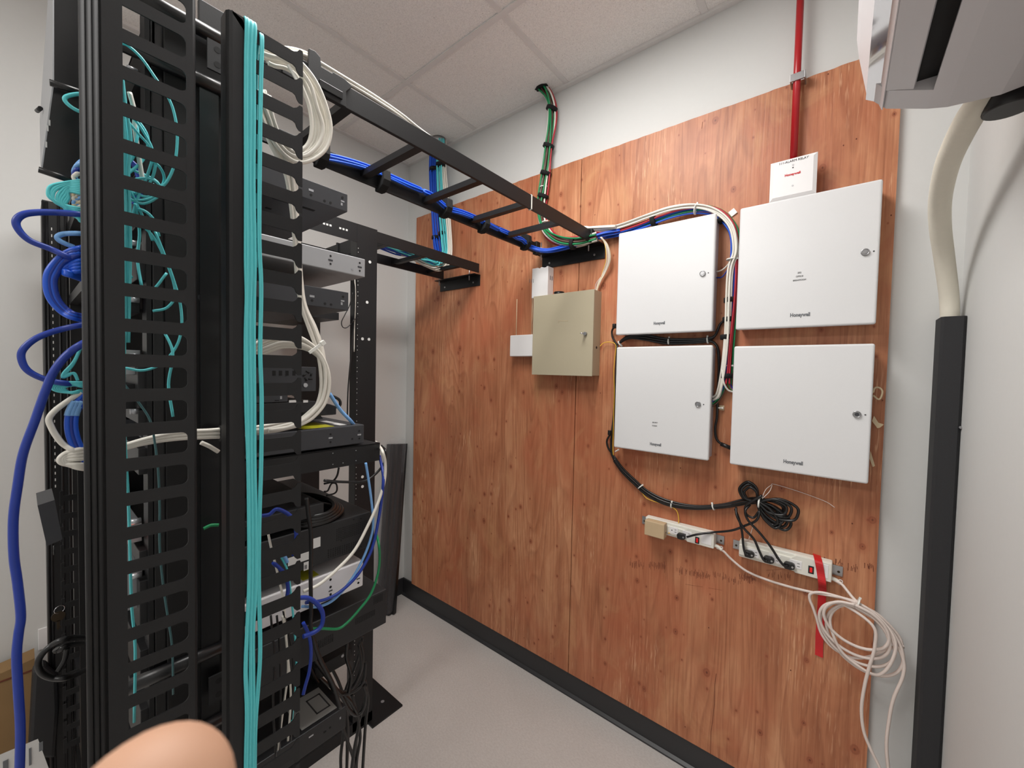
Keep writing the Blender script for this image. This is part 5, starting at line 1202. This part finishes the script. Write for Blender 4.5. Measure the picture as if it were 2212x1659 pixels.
MB().ring((q.x+.001, q.y+.002, q.z+.016), (1, .3, 0), .009, .0008, 20, 6).build('key_ring', M_chrome, t)
# cardboard box, dark bag, printed sheet bottom left
t = empty('cardboard_box', (-2.15, -.12, 0)); tag(t, 'brown cardboard box on the floor against the left wall', 'box')
mb = MB().prism([(-.35, .02), (.022, .02), (.022, .498), (-.05, .486), (-.35, .455)], 'x', -2.28, -2.20); mb.build('body', M_card, t)
B((-2.2, -.35, .455), (-2.198, .021, .46)).build('flap_seam', M_stain, t)
t = empty('black_bag', (-1.95, .10, 0)); tag(t, 'dark grey bag slumped between the cardboard box and the rack', 'bag')
mb = MB()
bg = [PX(70, 1455, -2.02), PX(95, 1438, -2.02), PX(125, 1462, -2.02), PX(128, 1530, -2.02), PX(120, 1640, -2.02), PX(60, 1640, -2.02)]
mb.prism([(p.y, p.z) for p in bg], 'x', -2.08, -2.02).build('sack', M_chasb, t, bevel=.01)
t = empty('printed_sleeve', (-1.3, -.06, 0)); tag(t, 'white printed packing sleeve at the bottom left corner of the picture', 'packing')
c4 = [PX(82, 1596, -1.3), PX(120, 1700, -1.3), PX(-60, 1760, -1.3), PX(-60, 1655, -1.3)]
mb = MB().add([*c4, *[p+Vector((-.012, 0, -.012)) for p in c4]], [(0, 1, 2, 3), (4, 7, 6, 5), (0, 4, 5, 1), (1, 5, 6, 2), (2, 6, 7, 3), (3, 7, 4, 0)])
cb = mb.build('sleeve', M_paper, t)
for (pa_, pb2) in (((84, 1606), (93, 1620)), ((62, 1618), (68, 1652)), ((46, 1640), (52, 1652)), ((6, 1646), (18, 1662))):
    a = PX(*pa_, -1.2985); b = PX(*pb2, -1.2985); MB().box((-1.2999, a.y, b.z), (-1.2985, b.y, a.z)).build('printed_mark', M_print, cb)

# ---------------------------------------------------------------- white coils in the rear manager
upper = [(548, 96), (575, 104), (615, 112), (650, 134), (682, 176), (704, 225), (716, 275), (706, 318), (678, 345), (645, 350), (615, 334), (588, 300), (570, 262), (556, 225), (548, 190)]
wg = 'white cables of the upper coil'
for i in range(9):
    k = 1-.055*i; cx0, cy0 = 622, 226; rnd = random.Random(200+i); X = -.735-.013*(i % 4)
    P = [PX(cx0+(x-cx0)*k+rnd.uniform(-2, 2), cy0+(y-cy0)*(1-.03*i)+rnd.uniform(-2, 2)+i, X) for x, y in upper]
    cable('network_cable', P, .0034, M_whc, 'white cable coiled in the large hanging loop at the top of the finger row', 'cable', wg)
for i in range(6):
    rnd = random.Random(220+i); X = -.74-.012*(i % 3)
    P = [(556+i*3, 195), (565+i*4, 250), (580+i*5, 300), (600+i*5, 340), (618+i*4, 380), (628+i*2.6, 440), (636+i*1.8, 520), (642+i*1.6, 600), (650+i*2, 660), (668+i*3, 710), (686+i*2.4, 760), (694+i*2, 810), (692+i*2, 850), (678+i*2, 885), (650+i*1.5, 908+i), (610, 920+i*1.5), (575, 928+i), (548, 930+i)]
    cable('network_cable', [PX(a+rnd.uniform(-1, 1), b, X) for a, b in P], .0034, M_whc, 'white cable running down inside the finger row to the lower coil', 'cable', 'white cables running down the finger row')
for i in range(6):
    rnd = random.Random(240+i); X = -.735-.012*(i % 3)
    P = [(545, 748+i*5), (570, 734+i*6), (605, 725+i*5), (642, 727+i*4.5), (672, 744+i*3), (694, 768+i*2), (708-i*2, 800), (711-i*3, 835), (702-i*3, 870), (680-i*3, 898-i), (655-i*2, 914-i), (620, 924), (580, 930)]
    cable('network_cable', [PX(a, b, X) for a, b in P], .0034, M_whc, 'white cable forming the lower half-round coil', 'cable', 'white cables of the lower coil')
q1, q2 = PX(680, 757, -.742), PX(684, 762, -.742)
t = empty('cable_tie', q1); tag(t, 'white cable tie across the top right of the lower white coil', 'cable tie')
a, b = PX(668, 762, -.715), PX(697, 741, -.715); d = (b-a).normalized(); MB().obox((a+b)/2, d*(b-a).length/2, Vector((.0012, 0, 0)), d.cross(Vector((1, 0, 0)))*.0024).build('band', M_tie, t)
MB().obox(b, d*.004, Vector((.003, 0, 0)), d.cross(Vector((1, 0, 0)))*.004).build('head', M_tie, t, bevel=.0008)
t = empty('cable_tie', PX(630, 150, -.73)); tag(t, 'white cable tie on the upper white coil, just inside the fingers', 'cable tie')
a, b = PX(622, 140, -.725), PX(640, 172, -.725); d = (b-a).normalized(); MB().obox((a+b)/2, d*(b-a).length/2, Vector((.0012, 0, 0)), d.cross(Vector((1, 0, 0)))*.0022).build('band', M_tie, t)

# ---------------------------------------------------------------- loose cables at the back of the rack
def bk(P, r, m, l, X=-.86, cat='cable', name='network_cable', g=None): return cable(name, [PX(a, b, X+(c[0] if c else 0)) for a, b, *c in P], r, m, l, cat, g, per=8)
bk([(655, 1278), (690, 1262), (730, 1228), (765, 1190), (790, 1145), (815, 1090), (830, 1040), (832, 1000), (826, 975), (820, 965, -.05), (812, 955, -.1)], .0036, M_whc, 'white cable bowing from the cantilever shelf down to the finger row', X=-.85)
bk([(660, 1302), (700, 1296), (735, 1278), (770, 1245), (795, 1205), (808, 1170), (818, 1120), (824, 1080), (828, 1030), (820, 985, -.05)], .0036, M_navy, 'dark blue cable bowing beside the white one behind the servers', X=-.852)
bk([(652, 1310), (690, 1310), (725, 1292), (760, 1250), (785, 1205), (800, 1165), (806, 1130), (802, 1080), (795, 1030), (790, 1000)], .0030, M_lblue, 'light blue cable behind the large black server', X=-.855)
bk([(712, 850), (735, 885), (760, 912), (778, 938, -.05)], .0042, M_lblue, 'flat light blue cable slanting down beside the small router', X=-.90)
bk([(668, 1358), (700, 1358), (730, 1358), (750, 1345), (775, 1318), (800, 1285), (815, 1245), (820, 1210), (818, 1175), (812, 1150, -.05)], .0030, M_green, 'green cable bowing below the white-sided server', X=-.86)
bk([(640, 1292), (665, 1292), (685, 1305), (697, 1325), (695, 1350), (680, 1365), (655, 1375)], .0044, M_navy, 'dark blue cable in a small half loop below the white-sided server', X=-.80)
bk([(655, 1345), (668, 1375), (672, 1410), (668, 1450), (660, 1480), (655, 1500)], .0034, M_navy, 'dark blue cable dropping to the battery backup', X=-.82)
bk([(772, 590, -.1), (762, 602), (766, 625), (764, 700), (758, 770), (752, 840), (750, 905)], .0026, M_blkc, 'thin black cord hanging straight down before the left wall', X=-1.45, name='power_cable', cat='cord')
bk([(762, 632), (755, 660), (745, 680), (738, 695), (740, 706), (748, 708), (758, 700), (766, 690), (774, 684, -.10)], .0018, M_blkc, 'thin black wire hooked in a small loop beside the frame post', X=-1.45, cat='wire', name='thin_wire')
bk([(766, 598), (768, 640), (766, 700), (765, 760)], .0018, M_whc, 'thin white wire beside the frame post', X=-1.46, cat='wire', name='thin_wire')
bk([(732, 1010), (728, 1028), (718, 1040), (700, 1045)], .0026, M_blkc, 'black cord curving off the small black device', X=-1.0, name='power_cable', cat='cord')
bk([(700, 1038), (740, 1041), (785, 1040), (810, 1025), (830, 1000), (833, 975), (824, 963, -.03)], .0030, M_blkc, 'black cord looping level round the frame post', X=-.88, name='power_cable', cat='cord')
bk([(700, 1062), (708, 1060), (716, 1045), (726, 1045), (728, 1058), (722, 1066), (705, 1070)], .0022, M_blkc, 'small black cord loop above the large server', X=-1.0, name='power_cable', cat='cord')
for i in range(4):
    yy = e8.z+.006+.006*i
    P = []
    for k in range(13):
        a_ = -2.4+k*.42; P.append((-.98+.10*sin(a_), .42+(.085-.008*i)*cos(a_)*1.0, yy))
    cable('power_cable', P, .0048, M_blkc, 'black cord coiled flat on top of the large black server', 'cord', 'black coil on the large server')
bk([(662, 1075), (666, 1110), (672, 1160), (671, 1240), (672, 1320), (672, 1360), (690, 1420), (720, 1480), (735, 1530)], .0042, M_blkc, 'thick black cord hanging down in front of the server stickers', X=-.84, name='power_cable', cat='cord')
for i, (P, l) in enumerate((([(672, 1380), (700, 1440), (720, 1490), (742, 1500), (770, 1490), (785, 1470), (790, 1430)], 'black cord sagging below the deepest server'), ([(668, 1440), (690, 1480), (725, 1498), (745, 1497), (765, 1480), (780, 1440), (775, 1390)], 'black cord in the deepest sag below the rack'),
                          ([(660, 1400), (680, 1450), (710, 1480), (740, 1500), (748, 1545), (750, 1600), (748, 1720)], 'black cord falling past the battery backup'), ([(784, 1375), (770, 1430), (750, 1480), (745, 1500)], 'thick black cord along the frame post'),
                          ([(742, 1500), (760, 1520), (775, 1560), (765, 1620), (755, 1700)], 'black cord trailing to the floor nearest the post'), ([(790, 1480), (795, 1510), (790, 1560), (786, 1620), (780, 1720)], 'black cord trailing along the foot plate'),
                          ([(775, 1480), (788, 1470), (792, 1500), (780, 1540), (770, 1600), (762, 1720)], 'black cord looped beside the foot plate'), ([(745, 1390), (735, 1410), (722, 1425), (715, 1440)], 'short black cord above the power bar'), ([(750, 1388), (748, 1420), (758, 1460), (752, 1500)], 'black cord in front of the white gap under the deepest server'),
                          ([(735, 1560), (750, 1600), (765, 1650), (770, 1750)], 'black cord leaving the rear of the battery backup'), ([(778, 1385), (784, 1410), (782, 1440), (770, 1470), (750, 1492), (735, 1498)], 'black cord rounding the inside of the frame post'), ([(668, 1400), (700, 1420), (730, 1470), (745, 1520), (752, 1590), (745, 1720)], 'black cord slanting from the finger row to the floor'),
                          ([(655, 1380), (690, 1440), (735, 1500), (752, 1530), (770, 1545), (785, 1530), (790, 1500), (785, 1480)], 'black cord looping up beside the battery backup'), ([(760, 1500), (770, 1540), (778, 1590), (770, 1650), (772, 1720)], 'black cord dropping straight beside the foot plate'), ([(740, 1530), (742, 1580), (736, 1640), (740, 1720)], 'black cord hugging the corner of the battery backup'))):
    bk(P, .0042, M_blkc, l, X=-.95-.05*(i % 4), name='power_cable', cat='cord')
for i, (P, m_, l) in enumerate((([(575, 1130), (585, 1180), (600, 1240), (612, 1300), (620, 1400), (628, 1500), (622, 1600)], M_whc, 'white cable behind the lower fingers'), ([(560, 1195), (590, 1190), (612, 1200), (620, 1215)], M_lblue, 'light blue cable arching behind the lower fingers'),
                              ([(600, 1190), (620, 1230), (628, 1280), (635, 1350), (640, 1420), (636, 1500), (630, 1560)], M_aqua, 'aqua cable behind the lowest fingers'), ([(550, 1115), (580, 1112), (600, 1100), (632, 1120), (640, 1160), (634, 1200)], M_navy, 'dark blue cable behind the lower fingers'),
                              ([(590, 1215), (615, 1240), (622, 1270), (618, 1300)], M_navy, 'dark blue cable dropping inside the lower finger row'), ([(610, 1330), (618, 1380), (622, 1450), (612, 1530), (600, 1620)], M_whc, 'pale cable hanging inside the lowest fingers'), ([(598, 1330), (604, 1400), (606, 1500), (604, 1620)], M_blkc, 'black cord hanging inside the lowest fingers'), ([(612, 1320), (630, 1400), (634, 1480), (628, 1600)], M_blkc, 'black cord beside the aqua cable in the lowest fingers'), ([(585, 1330), (592, 1420), (590, 1520), (596, 1640)], M_blkc, 'black cord nearest the post in the lowest fingers'))):
    bk(P, .0034 if i in (1, 3, 4) else .0019, m_, l, X=-.76)
bk([(440, 1142), (455, 1135), (472, 1134)], .0028, M_green, 'short green cable in the gap before the spine', X=-.82)

# wrapped black panels leaning in the far corner
for i in range(4):
    yb_ = 1.440+i*.026; t_ = [0, .01, .02, .015][i]
    b0, tp = Vector((-2.19+.012*i, yb_-.03, .004)), Vector((-2.285, yb_+.10+.012*i, 1.065-.004*i))
    ax = (tp-b0)/2; m_ = M_blkc if i % 2 else M_chasb
    tag(MB().obox((b0+tp)/2, Vector((.016, .004, .001)), Vector((-.003, .0115, 0)), ax).build('blank_panel', m_, bevel=.001),
        ['long black blanking panel leaning in the corner, nearest the rack', 'long black blanking panel leaning in the corner, second from the rack', 'long black blanking panel leaning in the corner, second from the plywood', 'long black blanking panel leaning in the corner, nearest the plywood'][i], 'panel', 'black panels leaning in the corner')
mb = MB(); rnd = random.Random(9); n = 12
rows = []
for (z, ex, xs_) in ((.02, .004, 0), (.3, .006, .02), (.6, .006, .045), (.9, .008, .07), (1.06, .01, .085), (1.10, .004, .09)):
    rr = []
    for k in range(n):
        a_ = 2*pi*k/n; rr.append(Vector((-2.175-xs_*.95+(.026+ex)*cos(a_)+rnd.uniform(-.002, .002), 1.452+xs_*1.35+(.070+ex)*sin(a_)*(1 if z < 1.09 else .8)+rnd.uniform(-.004, .004), z+rnd.uniform(-.012, .012)*(z > 1)))); 
    rows.append(rr)
for rr in rows:
    for p in rr: p.x = max(p.x, XL+.004)
vs_ = [p for r_ in rows for p in r_]; fs_ = [(i*n+j, i*n+(j+1) % n, (i+1)*n+(j+1) % n, (i+1)*n+j) for i in range(len(rows)-1) for j in range(n)]
tag(mb.add(vs_, fs_).build('plastic_wrap', M_film), 'crinkled clear plastic film wrapped round the black corner panels', 'plastic wrap')

# ---------------------------------------------------------------- the photographer's hand at the bottom of the picture
def cs(x, y, z):        # point given right / up / forward of the lens, in metres
    return CAMP + _r2*x + _u2*y + _f*z
def hand():
    pts = []; rad = []; ed = []
    def add(p, r, par=None):
        pts.append(cs(*p)); rad.append(r)
        if par is not None: ed.append((par, len(pts)-1))
        return len(pts)-1
    # index finger rises into the frame, everything else stays below it
    wrist = add((-.150, -.290, .115), .028); palm0 = add((-.132, -.232, .105), .032, wrist); palm1 = add((-.112, -.182, .095), .028, palm0)
    k1 = add((-.098, -.140, .084), .0125, palm1); k2 = add((-.072, -.102, .068), .0112, k1); k3 = add((-.0572, -.0690, .0600), .0120, k2); add((-.0462, -.0530, .0552), .0118, k3)
    for j, (dx, dz, L) in enumerate(((-.020, .006, .92), (-.040, .010, .8), (-.056, .014, .62))):
        b0 = add((-.106+dx, -.168-.008*j, .092+dz), .0120-.0008*j, palm1)
        b1 = add((-.092+dx, -.164-.010*j, .104+dz*.4), .0100-.0006*j, b0); b2 = add((-.082+dx, -.182-.012*j, .108), .0092-.0006*j, b1); add((-.088+dx, -.204-.010*j, .102), .0086-.0006*j, b2)
    t0 = add((-.100, -.225, .085), .0165, palm0); t1 = add((-.068, -.205, .078), .0125, t0); t2 = add((-.048, -.185, .074), .0112, t1); add((-.040, -.168, .072), .0100, t2)
    org = pts[0]
    me = bpy.data.meshes.new('hand'); me.from_pydata([p-org for p in pts], ed, []); me.update()
    o = bpy.data.objects.new('hand', me); COL.objects.link(o); o.location = org; PW['hand'] = org
    sk = o.modifiers.new('skin', 'SKIN'); sk.use_smooth_shade = True; sk.branch_smoothing = .6
    for i, r_ in enumerate(rad):
        d = me.skin_vertices[0].data[i]; d.radius = (r_, r_); d.use_root = (i == 0)
    sb = o.modifiers.new('subsurf', 'SUBSURF'); sb.levels = 3; sb.render_levels = 3
    me.materials.append(M_skin)
    tag(o, "person's hand with one fingertip showing at the bottom of the picture, close to the lens", 'hand')
hand()
